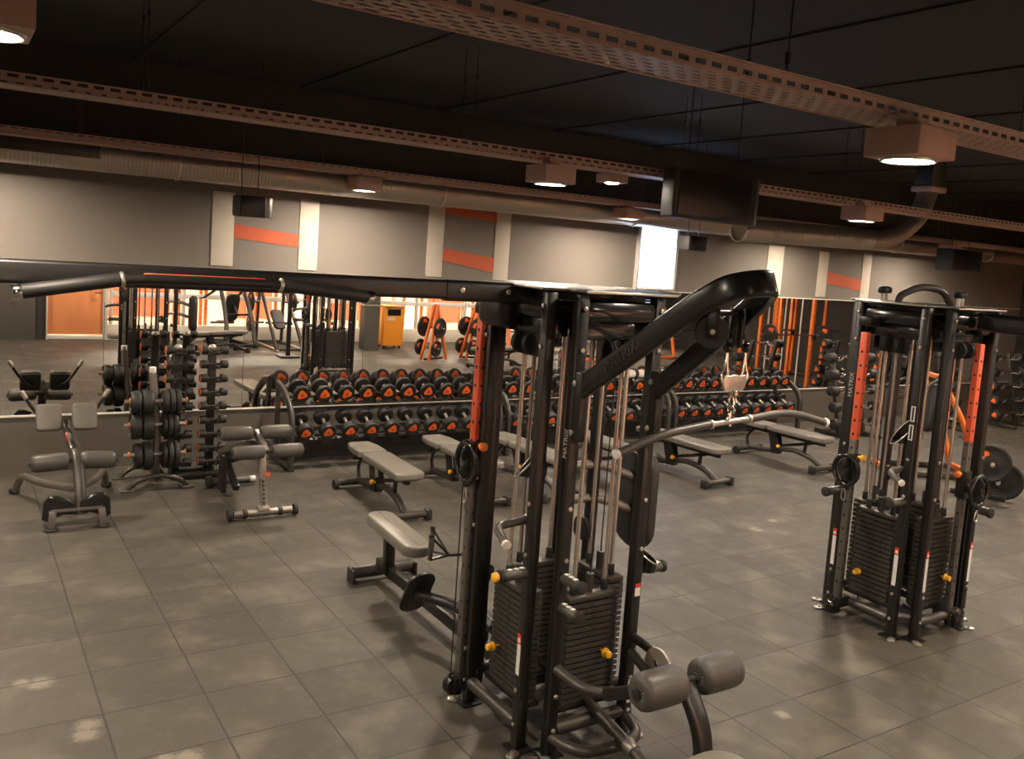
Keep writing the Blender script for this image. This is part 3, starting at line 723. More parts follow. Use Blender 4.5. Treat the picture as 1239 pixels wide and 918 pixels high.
# front guard tubes, strut, thigh rollers, seat
MB().tube([(-.27, -.39, .46), (-.23, -.6, .42), (.0, -.70, .42), (.18, -.6, .42), (.21, -.39, .46)], .028, 12, .12, 6).build('guard_tube', 'darkgrey', FM)
MB().tube([(-.27, -.39, .10), (-.22, -.56, .09), (.0, -.6, .09), (.17, -.56, .09), (.21, -.39, .10)], .028, 12, .1, 6).build('guard_tube', 'darkgrey', FM)
MB().tube([(0, -.3, .2), (0.01, -.55, .15), (.02, -.9, .06), (.02, -1.65, .05)], .03, 12, .08).build('seat_rail', 'darkgrey', FM)
MB().cyl((.012, -.64, .128), (.015, -.70, .112), .038, 14, .004).build('rail_collar', 'grey', FM)
sp = MB().oval([(.02, -1.0, .60), (.03, -1.13, .42), (.03, -1.15, .04)], .05, .1, .1, (1, 0, 0)).build('roller_post', 'black', FM)
MB().cyl((-.28, -1.0, .615), (.36, -1.0, .615), .016, 10).build('roller_shaft', 'rubber', FM)
roller(FM, (-.27, -1.0, .615), (-.015, -1.0, .615), .086); roller(FM, (.085, -1.0, .615), (.335, -1.0, .615), .086)
MB().bar((-.22, -.72, .47), (-.1, -1.0, .6), .03, .06, .006).build('roller_link', 'black', FM)
qd = MB().prism([(.10 * math.cos(a * PI / 12), .10 * math.sin(a * PI / 12)) for a in range(13)] + [(-.06, -.03), (.06, -.03)], (.2, -.62, .47), (0, 1, 0), (0, 0, 1), .014, .002)
qd.build('adjust_quadrant', 'satin', FM)
MB().tube([(.21, -.4, .54), (.23, -.55, .52), (.2, -.66, .46)], .026, 10, .06).build('quadrant_arm', 'black', FM)
MB().prism(rrect(.31, .38, .12), (-.245, -1.55, .495), (1, 0, 0), (0, 1, 0), .075, .025).build('seat_pad', 'pad', FM)
MB().bar((-.2, -1.5, .46), (-.0, -1.5, .05), .07, .07, .01, (0, 1, 0)).box((0, -1.5, .03), (.4, .1, .06), .01).build('seat_post', 'black', FM)
# low row station behind
MB().bar((-.09, .40, .12), (-.09, 2.18, .12), .06, .085, .012).build('row_rail', 'black', FM)
MB().cyl((-.30, 2.17, .068), (.18, 2.17, .068), .045, 16, .01).build('row_foot', 'darkgrey', FM)
ft = MB()
for x in (-.31, .19): ft.box((x, 2.17, .05), (.02, .13, .1), .008)
ft.build('row_foot_cap', 'rubber', FM)
MB().bar((-.10, 1.98, .1), (-.12, 1.96, .42), .075, .065, .01, (0, 1, 0)).bar((-.15, 1.5, .415), (-.12, 2.15, .415), .05, .05, .006).build('row_seat_post', 'black', FM)
ps = MB().prism(rrect(.21, .88, .105), (-.135, 1.79, .47), (1, -.06, 0), (.06, 1, 0), .075, .018).build('row_seat', 'pad', FM)
for s in (-1, 1):
    R = MB(); n_ = V((0, .8, .6))
    R.prism(rrect(.19, .36, .085), (s * .22 - .07, 1.13, .30), (1, 0, 0), (0, -.5, .86), .018, .004)
    fpl = R.build('foot_plate', 'black', FM)
MB().tube([(-.29, 1.12, .29), (-.17, .92, .29), (-.09, .45, .28)], .034, 12, .08).tube([(.15, 1.12, .29), (.0, .92, .29), (-.09, .45, .28)], .034, 12, .08).bar((-.09, .62, .1), (-.09, .62, .28), .05, .06, .006, (0, 1, 0)).build('foot_plate_bracket', 'black', FM)
MB().tube([(-.30, .35, .33), (-.34, .55, .36), (-.2, .6, .36), (-.16, .42, .33)], .014, 10, .06).build('loop_handle', 'black', FM)
rh = thing('row_handle', 'close-grip row handle on a steel link in front of the row seat', 'handle', (1.99, .80, .55), math.radians(60))
MB().cyl((-.085, 0, -.07), (-.085, 0, .09), .016, 12, .004).cyl((.085, 0, -.07), (.085, 0, .09), .016, 12, .004).build('grip', 'grip', rh)
MB().tube([(-.085, 0, -.07), (0, -.12, -.06), (.085, 0, -.07)], .009, 8, .02).tube([(-.085, 0, .085), (0, -.12, -.06), (.085, 0, .085)], .008, 8, .02).build('bracket', 'black', rh)
MB().cyl((0, -.11, -.06), (0, -.2, -.05), .012, 8).build('link_sleeve', 'rubber', rh)
MB().tube([(0, -.2, -.05), (0, -.3, -.04), (0, -.40, -.015)], .012, 8, .03).build('link', 'chrome', rh)
MB().ball((-.085, 0, .09), .019).ball((.085, 0, .09), .019).build('grip_end', 'rubber', rh)
# lat bar
lb = thing('lat_pulldown_bar', 'long bent lat bar with black grips hanging from the pulldown arm', 'lat bar', (2.17, -1.56, 1.82))
P_ = [(-.613, .0, -.082), (-.40, .0, -.018), (-.115, 0, .012), (.115, 0, .026), (.37, 0, .05), (.63, 0, -.012)]
MB().tube(P_, .0125, 12, .08).build('bar', 'satin', lb)
MB().tube([P_[0], P_[1], P_[2]], .0175, 14, .14, 8).build('grip', 'grip', lb); MB().tube([P_[3], P_[4], P_[5]], .0175, 14, .12, 8).build('grip', 'grip', lb)
for p_, q_ in ((P_[0], P_[1]), (P_[5], P_[4])):
    d_ = (V(p_) - V(q_)).normalized(); MB().cyl(V(p_), V(p_) + d_ * .02, .021, 16, .004).build('end_cap', 'white', lb)
for x, z in ((-.115, .012), (.115, .026)): MB().cyl((x - .008, 0, z), (x + .008, 0, z), .021, 16, .003).build('grip_ring', 'satin', lb)
MB().tube([(0, 0, .0), (-.012, 0, .05), (.012, 0, .09), (0, 0, .13)], .009, 8, .02).ring((0, 0, .03), (0, 1, 0), .02, .006).ring((0, 0, .075), (1, 0, 0), .018, .006).ring((0, 0, .115), (0, 1, 0), .02, .006).build('chain_link', 'chrome', lb)
MB().cyl((0, -.005, .135), (0, -.005, .16), .022, 14, .004).build('swivel', 'chrome', lb)
MB().prism([(-.075, .20), (-.055, .155), (.055, .155), (.075, .20), (.06, .225), (.03, .22), (0, .228), (-.03, .22), (-.06, .225)], (0, 0, 0), (1, 0, 0), (0, 0, 1), .014, .002).build('yoke_plate', 'satin', lb)
fk = MB()
for x in (-.055, .055): fk.tube([(x * 1.25, 0, .19), (x * 1.5, 0, .22), (x * 1.1, 0, .27), (x, 0, .33)], .006, 8, .03).tube([(x * .9, 0, .19), (x * .75, 0, .22), (x * .95, 0, .27), (x, 0, .33)], .006, 8, .03)
fk.build('fork', 'chrome', lb)
bs = MB()
for x in (-.055, .055): bs.ball((x, 0, .345), .021, 14, (1, 1, 1.2))
bs.build('cable_stop', 'blackgloss', lb)
cb = MB()
for x, xt in ((-.055, -.11), (.055, .0)): cb.tube([(x, 0, .345), (xt, -.03, .43)], .004, 6, 0)
cb.build('cable', 'cable', lb)

# ---- right machine
rx, ry = 5.27, -.43
XB[0] = SX
RM = thing('dual_adjustable_cable_machine', 'tall black cable machine with orange pulley rails on both sides and arched grip on top', 'gym machine', (rx, ry, 0))
station(RM, pin={'front': .4, 'left': .36}, zstack=.80)
h1 = rail(RM, 'left', .14, .09, 1.12, 1.34, 2.12, 'yellow', .06); h2 = rail(RM, 'front', .12, .0, 1.07, 1.4, 2.1, 'orange', .12)
carabiner(V(h1) + V((rx, ry, -.03)), 'steel spring clip on the left pulley of the right machine'); carabiner(V(h2) + V((rx, ry, -.03)), 'steel spring clip on the front pulley of the right machine', (0, 1, 0))
sticker(RM, 'left', -SY, .38, .60); sticker(RM, 'left', SY, .36, .58); sticker(RM, 'front', -SX, .36, .60)
sticker(RM, 'front', SX, .36, .60)
lettering('MATRIX', .05, RM, (-HX - .0335, SY, 1.72), (0, 0, 1), (0, 1, 0), 'text')
pk = MB()
for i in range(2):
    z = 1.60 - i * .13
    for dx in (-.012, .012): fbox(pk, 'left', -SY + dx, .034, z, .008, .002, .09, 0)
    fbox(pk, 'left', -SY, .034, z + .05, .034, .002, .006, 0); fbox(pk, 'left', -SY, .034, z - .05, .034, .002, .006, 0)
pk.build('exercise_placard', 'sticker', RM)
hd = MB().tube([(-.39, -.21, 1.20), (-.54, -.21, 1.19), (-.58, -.34, 1.15)], .021, 12, .05).build('side_handle', 'grip', RM)
MB().cyl((-.577, -.333, 1.152), (-.583, -.352, 1.146), .023, 16, .004).build('end_cap', 'white', hd)
peg(RM, 'left', -SY, .98, .15, .026, 'vinyl'); peg(RM, 'left', SY, .93, .17, .03, 'vinyl'); peg(RM, 'front', SX, .9, .12, .03, 'vinyl')
cup(RM, (-.36, -.165, 1.38), .075, .17, 'accessory_tray', 1.1, 20, -.6); MB().box((-.37, -.235, 1.43), (.05, .06, .05), .006).build('cup_bracket', 'black', RM)
MB().cyl((-.38, -.1, 1.1), (-.38, -.1, 1.2), .02, 10, .003).build('spray_bottle_holder', 'black', RM)
MB().oval([(0, -.42, 2.26), (0, -2.3, 2.26)], .075, .13, 0, (0, 0, 1), rr=.35).build('crossover_beam', 'blackgloss', RM)
MB().bar((0, -2.3, 0), (0, -2.3, 2.33), .08, .08, .012, (0, 1, 0)).box((0, -2.3, .02), (.4, .4, .04), .01).build('end_post', 'black', RM)
tg = MB().tube([(-.20, .1, 2.345), (-.19, .09, 2.40), (-.05, .03, 2.475), (.13, -.04, 2.455), (.19, -.07, 2.345)], .026, 12, .08).build('pull_up_grip', 'grip', RM)
for x, y in ((-.30, .16), (-.20, .2), (.20, -.12), (.30, -.09)):
    k_ = MB().cyl((x, y, 2.34), (x, y, 2.42), .013, 10).build('grip_post', 'satin', RM)
    MB().lathe((x, y, 2.405), (x, y, 2.455), [(0, .03), (.3, .038), (.8, .034), (1, .012)], 14).build('grip_cap', 'rubber', k_)
ORD = ['first', 'second', 'third', 'fourth', 'fifth', 'sixth', 'seventh', 'eighth', 'ninth', 'tenth']
# ------------------------------------------------------------------ dumbbell racks
def rack(x0, x1, label):
    cx = (x0 + x1) / 2; hw = (x1 - x0) / 2
    r = thing('dumbbell_rack', label, 'dumbbell rack', (cx, 5.27, 0), 0, 'two-tier dumbbell racks')
    for s in (-1, 1):
        x = s * (hw - .03)
        f = MB().oval([(x, -.36, .02), (x, -.355, .62), (x, -.02, .84), (x, .2, .87)], .05, .085, .16, (0, 1, 0), 7)
        f.bar((x, -.40, .022), (x, .30, .022), .06, .04, .01).bar((x, .16, .04), (x, .16, .88), .05, .06, .008, (0, 1, 0))
        f.build('side_frame', 'darkgrey', r)
    for y, z, nm, ang in ((-.01, .71, 'upper_shelf', 20), (-.12, .35, 'lower_shelf', 29)):
        R = Matrix.Rotation(math.radians(ang), 3, 'X'); sh = MB()
        for dy, dz in ((-.085, 0), (.085, 0)):
            c = V((0, y, z)) + R @ V((0, dy, 0)); sh.box(c, (2 * hw - .08, .05, .02), .004, R)
        s_ = sh.build(nm, 'darkgrey', r)
        sd = MB()
        n = int(round((2 * hw - .1) / .25))
        for i in range(n + 1):
            xx = -n * .125 + i * .25
            for dy in (-.085, .085):
                c = V((xx, y, z)) + R @ V((0, dy, .022)); sd.box(c, (.03, .05, .03), .008, R)
        sd.build('saddle', 'rubber', s_)
    MB().box((0, .06, .165), (2 * hw - .08, .05, .27), .01).build('cross_beam', 'black', r)
    return r
def tri(r=.05, n=6, rot=0.):
    pts = []
    for k in range(3):
        a = rot + PI / 2 + k * 2 * PI / 3; c = (.5 * r * math.cos(a), .5 * r * math.sin(a))
        for j in range(n + 1):
            b = a - PI / 3 + (2 * PI / 3) * j / n; pts.append((c[0] + .42 * r * math.cos(b), c[1] + .42 * r * math.sin(b)))
    return pts
def make_dumbbell(g, L, R):       # g: half gap between the heads, L: head length
    r = thing('dumbbell', 'x', 'dumbbell', (0, 0, 0))
    for s in (-1, 1):
        a, b = V((0, s * g, 0)), V((0, s * (g + L), 0))
        h = MB().lathe(a, b, [(0, .05), (.0, R * .86), (.08, R * .97), (.3, R), (.7, R), (.92, R * .97), (1, R * .85), (1, R * .74), (.965, R * .7), (.965, .0005)], 28).build('head', 'rubber', r)
        o = V((0, s * (g + L * .968), 0)); ux = V((1, 0, 0)) if s < 0 else V((-1, 0, 0))
        b_ = MB().prism(tri(R * .68), o, ux, (0, 0, 1), .006, .0012)
        b_.mat(1)
        for k in range(2): b_.box(o + V((0, s * .0035, -.012 + k * .017)) , (.034 - k * .012, .0016, .009))
        b_.build('badge', ['logo', 'logodark'], h)
    MB().lathe((0, -g - .01, 0), (0, g + .01, 0), [(0, .024), (.14, .019), (.3, .0175), (.5, .0195), (.7, .0175), (.86, .019), (1, .024)], 14).build('handle', 'satin', r)
    return r
RK = [(2.37, 5.03, 'rack by the small-dumbbell tower'), (5.09, 7.80, 'middle rack'), (7.87, 10.54, 'rack nearest the barbells')]
for x0, x1, w in RK: rack(x0, x1, 'two-tier dumbbell rack along the mirrors, the %s' % w)
DB = {'upper': make_dumbbell(.056, .054, .096), 'lower': make_dumbbell(.07, .09, .092)}; seen = set()
for x0, x1, w in RK:
    for tier, yc, zc, xs0 in (('upper', 5.225, .828, .20), ('lower', 5.105, .468, .205)):
        n = 10 if tier == 'upper' else 10
        for i in range(n):
            x = x0 + xs0 + i * .2515 * (x1 - x0 - .35) / 2.27 if True else 0
            lab = 'orange-badged dumbbell, %s from the tower end, %s tier, %s' % (ORD[i], tier, w)
            if tier not in seen: d = DB[tier]; seen.add(tier); d['label'] = lab; d.location = (x, yc, zc)
            else: d = dup(DB[tier], (x, yc, zc), lab)
            d['group'] = 'dumbbells on the racks'
            d.rotation_mode = 'YXZ'; d.rotation_euler = (math.radians(20 if tier == 'upper' else 29), (random.choice([0, 0, 0, .0, .3, -.4, 1.5, -2.1]) if tier == 'upper' else random.choice([0, .1, -.15])) + random.uniform(-.12, .12), random.uniform(-.03, .03))

# ------------------------------------------------------------------ adjustable benches
def make_bench():
    r = thing('weight_bench', 'x', 'bench', (0, 0, 0))
    R = MB().prism(rrect(.285, .90, .045), (0, -.21, .425), (1, 0, 0), (0, 1, 0), .07, .02).build('back_pad', 'pad', r)
    o = [(-.145, -.215), (.145, -.215), (.15, .02), (.115, .2), (.1, .215), (-.1, .215), (-.115, .2), (-.15, .02)]
    MB().prism(o, (0, .49, .425), (1, 0, 0), (0, 1, 0), .07, .02).build('seat_pad', 'pad', r)
    MB().box((0, -.21, .385), (.2, .8, .02), .004).box((0, .48, .385), (.18, .36, .02), .004).bar((0, -.6, .36), (0, .26, .36), .05, .05, .008).bar((0, .27, .36), (0, .66, .36), .05, .05, .008).build('pad_frame', 'black', r)
    MB().bar((-.045, .12, .10), (-.045, .2, .37), .012, .13, .004, (0, 1, 0)).bar((.045, .12, .10), (.045, .2, .37), .012, .13, .004, (0, 1, 0)).box((0, .14, .15), (.09, .12, .12), .01).build('pivot_post', 'black', r)
    MB().oval([(0, .62, .075), (0, .2, .11), (0, -.1, .20), (0, -.42, .15), (0, -.58, .06)], .06, .075, .16, (1, 0, 0), 6).build('spine', 'darkgrey', r)
    MB().bar((0, .1, .2), (0, -.4, .335), .03, .04, .006).cyl((-.05, -.42, .34), (.05, -.42, .34), .016, 10).build('adjust_bar', 'black', r)
    MB().bar((0, -.30, .18), (0, -.32, .36), .03, .04, .006, (0, 1, 0)).build('strut', 'black', r)
    f = MB().oval([(-.19, -.6, .055), (.19, -.6, .055)], .07, .06, 0).build('front_foot', 'darkgrey', r)
    MB().box((-.215, -.6, .05), (.06, .09, .1), .014).box((.215, -.6, .05), (.06, .09, .1), .014).build('foot_cap', 'rubber', f)
    b = MB().oval([(-.22, .62, .06), (.22, .62, .06)], .065, .06, 0).build('rear_foot', 'darkgrey', r)
    MB().cyl((-.27, .62, .05), (-.22, .62, .05), .05, 18, .008).cyl((.22, .62, .05), (.27, .62, .05), .05, 18, .008).build('wheel', 'rubber', b)
    MB().tube([(0, .62, .09), (0, .66, .2), (0, .6, .3), (0, .5, .36)], .018, 8, .06).tube([(-.06, .55, .36), (-.09, .62, .3), (.09, .62, .3), (.06, .55, .36)], .012, 8, .04).build('seat_strut', 'black', r)
    MB().lathe((-.05, .05, .2), (-.11, .05, .21), [(0, .01), (.4, .012), (.5, .024), (.9, .024), (1, .012)], 14).build('adjust_knob', 'yellow', r)
    return r
BN = [(2.84, 3.50, -.03, 'grey padded weight bench standing behind the row seat, nearest the decline bench'), (3.76, 3.62, .0, 'grey padded weight bench beside the first, cut off by the orange pulley rail'),
      (4.58, 3.58, .02, 'grey padded weight bench seen through the guide rods of the front machine'), (5.62, 3.62, .02, 'grey padded weight bench mostly hidden behind the front machine and its chest pad'),
      (6.68, 3.45, .06, 'grey padded weight bench below the hanging chain of the lat bar, near the chest pad'), (8.62, 3.52, .05, 'grey padded weight bench between the lat bar and the machine with orange rails')]
b0 = make_bench()
for i, (x, y, a, l) in enumerate(BN):
    b = b0 if i == 0 else copy_tree(b0)
    b.location = (x, y, 0); b.rotation_euler = (0, 0, a); b['label'] = l; b['group'] = 'adjustable weight benches'

# ------------------------------------------------------------------ back extension bench
r = thing('hyperextension_bench', 'back extension bench with two square grey pads, two rollers and curved legs', 'bench', (.22, 3.9, 0))
MB().oval([(.03, -.20, .10), (.03, -.12, .34), (.02, .06, .56), (.01, .34, .60), (.0, .66, .70)], .07, .09, .14, (1, 0, 0), 6).build('spine', 'darkgrey', r)
ch = MB().bar((.0, .10, .575), (-.02, .60, .73), .045, .05, .006).build('adjust_post', 'chrome', r)
MB().box((-.036, .33, .65), (.006, .12, .02), .001, Matrix.Rotation(.3, 3, 'X')).build('red_scale', 'red', ch)
for s in (-1, 1):
    R = Matrix.Rotation(math.radians(-24), 3, 'X'); c = V((s * .142, .64, .757))
    pd = MB().prism(rrect(.205, .245, .035), c, (1, 0, 0), R @ V((0, 0, 1)), .06, .018).build('thigh_pad', 'padgrey', r)
    MB().prism(rrect(.18, .21, .02), c + V((0, .042, -.016)), (1, 0, 0), R @ V((0, 0, 1)), .02, .004).build('pad_board', 'rubber', pd)
    roller(r, (s * .04, .04, .505), (s * .32, .04, .49), .074)
    MB().tube([(s * .12, .68, .70), (s * .2, .73, .74), (s * .27, .74, .84), (s * .32, .74, .93)], .016, 10, .05).build('handle', 'black', r)
    MB().cyl((s * .312, .74, .915), (s * .35, .74, .985), .02, 12, .004).build('handle_tip', 'satin', r)
    MB().tube([(0.02, -.05, .28), (s * .2, .35, .24), (s * .34, .85, .2), (s * .38, .98, .0)], .032, 10, .12, 6).build('rear_leg', 'grey', r)
    MB().cyl((s * .38, .98, 0), (s * .38, .98, .05), .045, 14, .01).build('rubber_foot', 'rubber', r)
    wg = [(s * .02, .21), (s * .06, .24), (s * .14, .275), (s * .20, .275), (s * .245, .23), (s * .255, .09), (s * .22, .07), (s * .10, .12), (s * .02, .11)]
    MB().prism(wg if s > 0 else wg[::-1], (0, -.2, .0), (1, 0, 0), (0, .0, 1), .06, .012).build('base_plate', 'blackgloss', r)
    MB().bar((s * .18, -.24, .16), (s * .19, -.25, .015), .055, .055, .008, (0, 1, 0)).build('front_leg', 'grey', r)
    MB().cyl((s * .19, -.25, 0), (s * .19, -.25, .02), .055, 16, .006).build('rubber_foot', 'darkgrey', r)
MB().bar((-.19, -.24, .16), (.19, -.24, .16), .02, .025, .004).build('front_bar', 'grey', r)
MB().cyl((-.33, .04, .49), (0, .04, .507), .02, 10).cyl((.33, .04, .49), (0, .04, .507), .02, 10).build('roller_shaft', 'black', r)

# ------------------------------------------------------------------ decline sit-up bench
r = thing('decline_bench', 'decline sit-up bench with four dark rollers and chrome drilled front post', 'bench', (1.67, 3.42, 0))
f = MB().oval([(-.26, 0, .055), (.26, 0, .055)], .065, .065, 0, rr=.48).build('front_foot', 'grey', r)
cp = MB()
for x in (-.29, -.16, .15, .29): cp.cyl((x - .02, 0, .055), (x + .02, 0, .055), .052 if abs(x) > .2 else .043, 16, .008)
cp.build('foot_cap', 'rubber', f)
MB().box((0, 0, .095), (.1, .09, .03), .008).build('post_socket', 'satin', r)
h = MB().bar((0, 0, .08), (-.02, .03, .5), .04, .045, .004, (0, 1, 0)).mat(1)
for i in range(6): h.cyl((-.002 - i * .0018, -.026 + i * .002, .15 + i * .038), (-.002 - i * .0018, -.016 + i * .002, .15 + i * .038), .009, 10)
ps = h.build('adjust_post', ['chrome', 'black'], r)
MB().bar((-.012, .02, .36), (-.022, .035, .65), .06, .065, .008, (0, 1, 0)).build('post_sleeve', 'satin', r)
MB().lathe((.0, -.01, .40), (.035, -.045, .40), [(0, .012), (.3, .024), (.8, .024), (1, .012)], 14).build('adjust_knob', 'orangered', r)
for y, z, x0 in ((.0, .605, .015), (.16, .745, -.05)):
    roller(r, (x0 - .30, y, z), (x0 - .025, y, z), .062); roller(r, (x0 + .045, y, z), (x0 + .32, y, z), .062)
    MB().cyl((x0 - .31, y, z), (x0 + .33, y, z), .018, 10).build('roller_shaft', 'black', r)
MB().bar((.01, 0, .605), (-.045, .18, .76), .05, .05, .008).build('roller_link', 'grey', r)
MB().bar((-.03, .12, .60), (-.0, 1.22, .24), .06, .08, .01).build('main_beam', 'black', r)
R = Matrix.Rotation(math.radians(-18), 3, 'X')
MB().prism(rrect(.28, .95, .08), (0, .68, .49), (1, 0, 0), R @ V((0, 1, 0)), .065, .018).build('back_pad', 'vinyl', r)
sf = MB().prism([(-.05, 0), (.13, 0), (.05, .36), (-.04, .36)], (-.17, .72, .06), (0, 1, 0), (0, 0, 1), .05, .008).bar((-.17, .75, .38), (-.02, .6, .43), .05, .05, .008)
sf.build('side_support', 'black', r)
MB().bar((-.02, .8, .06), (-.02, 1.25, .26), .06, .06, .01).build('rear_strut', 'black', r)
rf = MB().oval([(-.2, 1.12, .055), (.24, 1.12, .055)], .07, .07, 0, rr=.48).build('rear_foot', 'darkgrey', r)
MB().cyl((.19, 1.12, .055), (.25, 1.12, .055), .038, 16, .006).build('foot_cap', 'satin', rf)
MB().box((-.2, 1.12, .06), (.06, .1, .1), .015).build('wheel_block', 'rubber', rf)

# ------------------------------------------------------------------ plate tree with plates
def make_plate(R, T, badge=False):
    r = thing('weight_plate', 'x', 'weight plate', (0, 0, 0))
    MB().lathe((-T / 2, 0, 0), (T / 2, 0, 0), [(0, .03), (.0, R * .42), (.12, R * .5), (.12, R * .82), (.0, R * .88), (.1, R * .97), (.3, R), (.7, R), (.9, R * .97), (1, R * .88), (.88, R * .82), (.88, R * .5), (1, R * .42), (1, .03)], 30).build('disc', 'rubber', r)
    MB().ring((0, 0, 0), (1, 0, 0), .03, T * .28, 20, 8).build('hub', 'satin', r)
    if badge:
        for s in (-1, 1):
            MB().prism(tri(R * .36), (s * (T * .42), R * .5, 0), (0, s, 0), (0, 0, 1), .008, .001).build('badge', 'logo', r)
    return r
r = thing('plate_tree', 'black plate tree on arched feet behind the back extension bench', 'plate rack', (1.02, 4.72, 0))
MB().oval([(-.0, .05, .10), (.0, .04, .55), (-.03, .03, .85), (-.05, .05, 1.12)], .055, .07, .1, (1, 0, 0)).build('post', 'grey', r)
MB().cyl((-.05, .05, 1.11), (-.052, .05, 1.17), .032, 14, .006).build('post_cap', 'white', r)
for y, hw in ((-.08, .27), (.40, .13)):
    MB().oval([(-.27, y, .02), (-.18, y, .10), (0, y, .145), (hw * .67, y, .10), (hw, y, .02)], .06, .045, .12, (0, 0, 1), 6).build('arched_foot', 'darkgrey', r)
    for fx_ in (-.28, hw): MB().box((fx_, y, .012), (.12, .1, .02), .006).build('foot_pad', 'grey', r)
MB().bar((0, -.08, .12), (0, .40, .12), .05, .05, .01).build('base_bar', 'black', r)
for z in (.33, .62, .85):
    pe = MB().cyl((-.30, .0, z), (.25, .0, z), .02, 12).build('plate_peg', 'satin', r)
    MB().cyl((-.26, 0, z), (-.25, 0, z), .03, 14, .002).cyl((.25, 0, z), (.26, 0, z), .03, 14, .002).build('peg_ring', 'orange', pe)
P0 = {}
LV = {.33: 'bottom', .62: 'middle', .85: 'top'}
for z, lst in ((.33, ((-.175, .125, .065), (-.095, .14, .08), (.06, .125, .04), (.11, .14, .05), (.165, .135, .05))), (.62, ((-.20, .125, .09), (-.095, .135, .10), (.055, .11, .04), (.10, .13, .045), (.15, .12, .05))), (.85, ((-.205, .11, .09), (-.10, .12, .10), (.06, .12, .05), (.115, .125, .05), (.17, .12, .05)))):
    sides = {-1: 0, 1: 0}
    for dx, R, T in lst:
        k = (round(R, 3), T); s = 1 if dx > 0 else -1
        lab = 'black rubber plate, %s on the %s %s peg of the plate tree' % ({-1: ['outermost', 'innermost'], 1: ['innermost', 'middle one', 'outermost']}[s][sides[s]], LV[z], 'left' if s < 0 else 'right')
        sides[s] += 1
        loc = (1.02 + dx, 4.72, z - .012)
        if k not in P0: P0[k] = make_plate(R, T); p = P0[k]; p.location = loc; p['label'] = lab
        else: p = dup(P0[k], loc, lab)
        p['group'] = 'plates on the plate tree'

# ------------------------------------------------------------------ tower of small dumbbells
TX, TY = 1.41, 4.98
r = thing('dumbbell_tower', 'upright two-post rack of small dumbbells beside the plate tree', 'dumbbell rack', (TX, TY, 0))
for x in (-.165, .165):
    p = MB().bar((x, .04, .05), (x, .04, 1.33), .085, .06, .02, (0, 1, 0)).build('post', 'black', r)
    MB().ball((x, .04, 1.33), .042, 12, (1, .75, .8)).build('post_cap', 'satin', p)
    hk = MB()
    for i in range(9):
        z = .165 + i * .142
        for dx in (-.05, .05): hk.tube([(x + dx, .0, z - .03), (x + dx, -.09, z - .03), (x + dx, -.10, z + .01)], .008, 6, .015)
        hk.box((x, .0, z - .03), (.12, .02, .03), .004)
    hk.build('hook', 'darkgrey', p)
MB().oval([(-.2, -.06, .04), (.3, -.06, .04)], .08, .06, 0).oval([(-.19, .2, .04), (.26, .2, .04)], .08, .06, 0).bar((-.165, -.06, .05), (-.165, .2, .05), .05, .05).bar((.165, -.06, .05), (.165, .2, .05), .05, .05).build('base', 'black', r)
def make_small():
    r = thing('small_dumbbell', 'x', 'dumbbell', (0, 0, 0), 0, 'small dumbbells on the tower')
    for s in (-1, 1):
        h = MB().cyl((s * .062, 0, 0), (s * .135, 0, 0), .043, 18, .01).build('head', 'rubber', r)
        if s < 0: MB().ring((s * .133, 0, 0), (1, 0, 0), .036, .005, 20, 6).build('orange_ring', 'orange', h)
    MB().lathe((-.07, 0, 0), (.07, 0, 0), [(0, .018), (.2, .013), (.5, .016), (.8, .013), (1, .018)], 12).build('handle', 'darkgrey', r)
    return r
sm = make_small(); first = True
for ci, x in enumerate((-.165, .165)):
    for i in range(9):
        z = .165 + i * .142; lab = 'small black dumbbell with orange ring, %s from the top on the %s post' % (ORD[8 - i], ['left', 'right'][ci])
        loc = (TX + x, TY - .055, z + .012)
        d = sm if first else copy_tree(sm); first = False
        d.location = loc; d['label'] = lab

# ------------------------------------------------------------------ barbell racks
def barbell_rack(cx, cy, L, label):
    r = thing('barbell_rack', label, 'barbell rack', (cx, cy, 0))
    for x in (-.3, .3):
        MB().bar((x, .05, .05), (x, .32, 1.3), .06, .07, .01, (0, 1, 0)).build('upright', 'darkgrey', r)
        MB().bar((x, -.3, .035), (x, .5, .035), .06, .06, .01).build('foot', 'darkgrey', r)
        h = MB()
        for i in range(5):
            z = .2 + i * .25; y = .05 + .27 * (z - .05) / 1.25
            h.tube([(x, y, z), (x, y - .16, z), (x, y - .19, z + .05)], .014, 8, .03)
        h.build('hook', 'satin', r)
    MB().bar((-.3, .2, .7), (.3, .2, .7), .05, .05, .01).bar((-.3, .32, .05), (.3, .32, .05), .05, .05, .01).build('cross_beam', 'darkgrey', r)
    return r
def make_barbell(ez, R, badge=True):
    r = thing('fixed_barbell', 'x', 'barbell', (0, 0, 0))
    for s in (-1, 1):
        h = MB().cyl((s * .40, 0, 0), (s * .56, 0, 0), R, 22, .014).build('head', 'rubber', r)
        if badge: MB().prism(tri(R * .6), (s * .561, 0, 0), (0, s, 0), (0, 0, 1), .006, .001).build('badge', 'logo', h)
    pts = [(-.42, 0, 0), (-.30, 0, 0), (-.22, 0, .05), (-.11, 0, -.0), (0, 0, .02), (.11, 0, -.0), (.22, 0, .05), (.30, 0, 0), (.42, 0, 0)] if ez else [(-.42, 0, 0), (.42, 0, 0)]
    MB().tube(pts, .0155, 12, .04).build('bar', 'chrome', r)
    return r
barbell_rack(11.3, 4.45, 1.1, 'first rack of short bent barbells, standing beside the last dumbbell rack')
barbell_rack(13.6, 4.45, 1.1, 'second rack of short barbells, seen through the machine with orange rails'); barbell_rack(15.6, 4.3, 1.1, 'third and farthest rack of short barbells by the end wall')
bz = [make_barbell(True, .08, False), make_barbell(True, .09)]
used = [False, False]
HN = ['bottom', 'second', 'third', 'fourth', 'top']
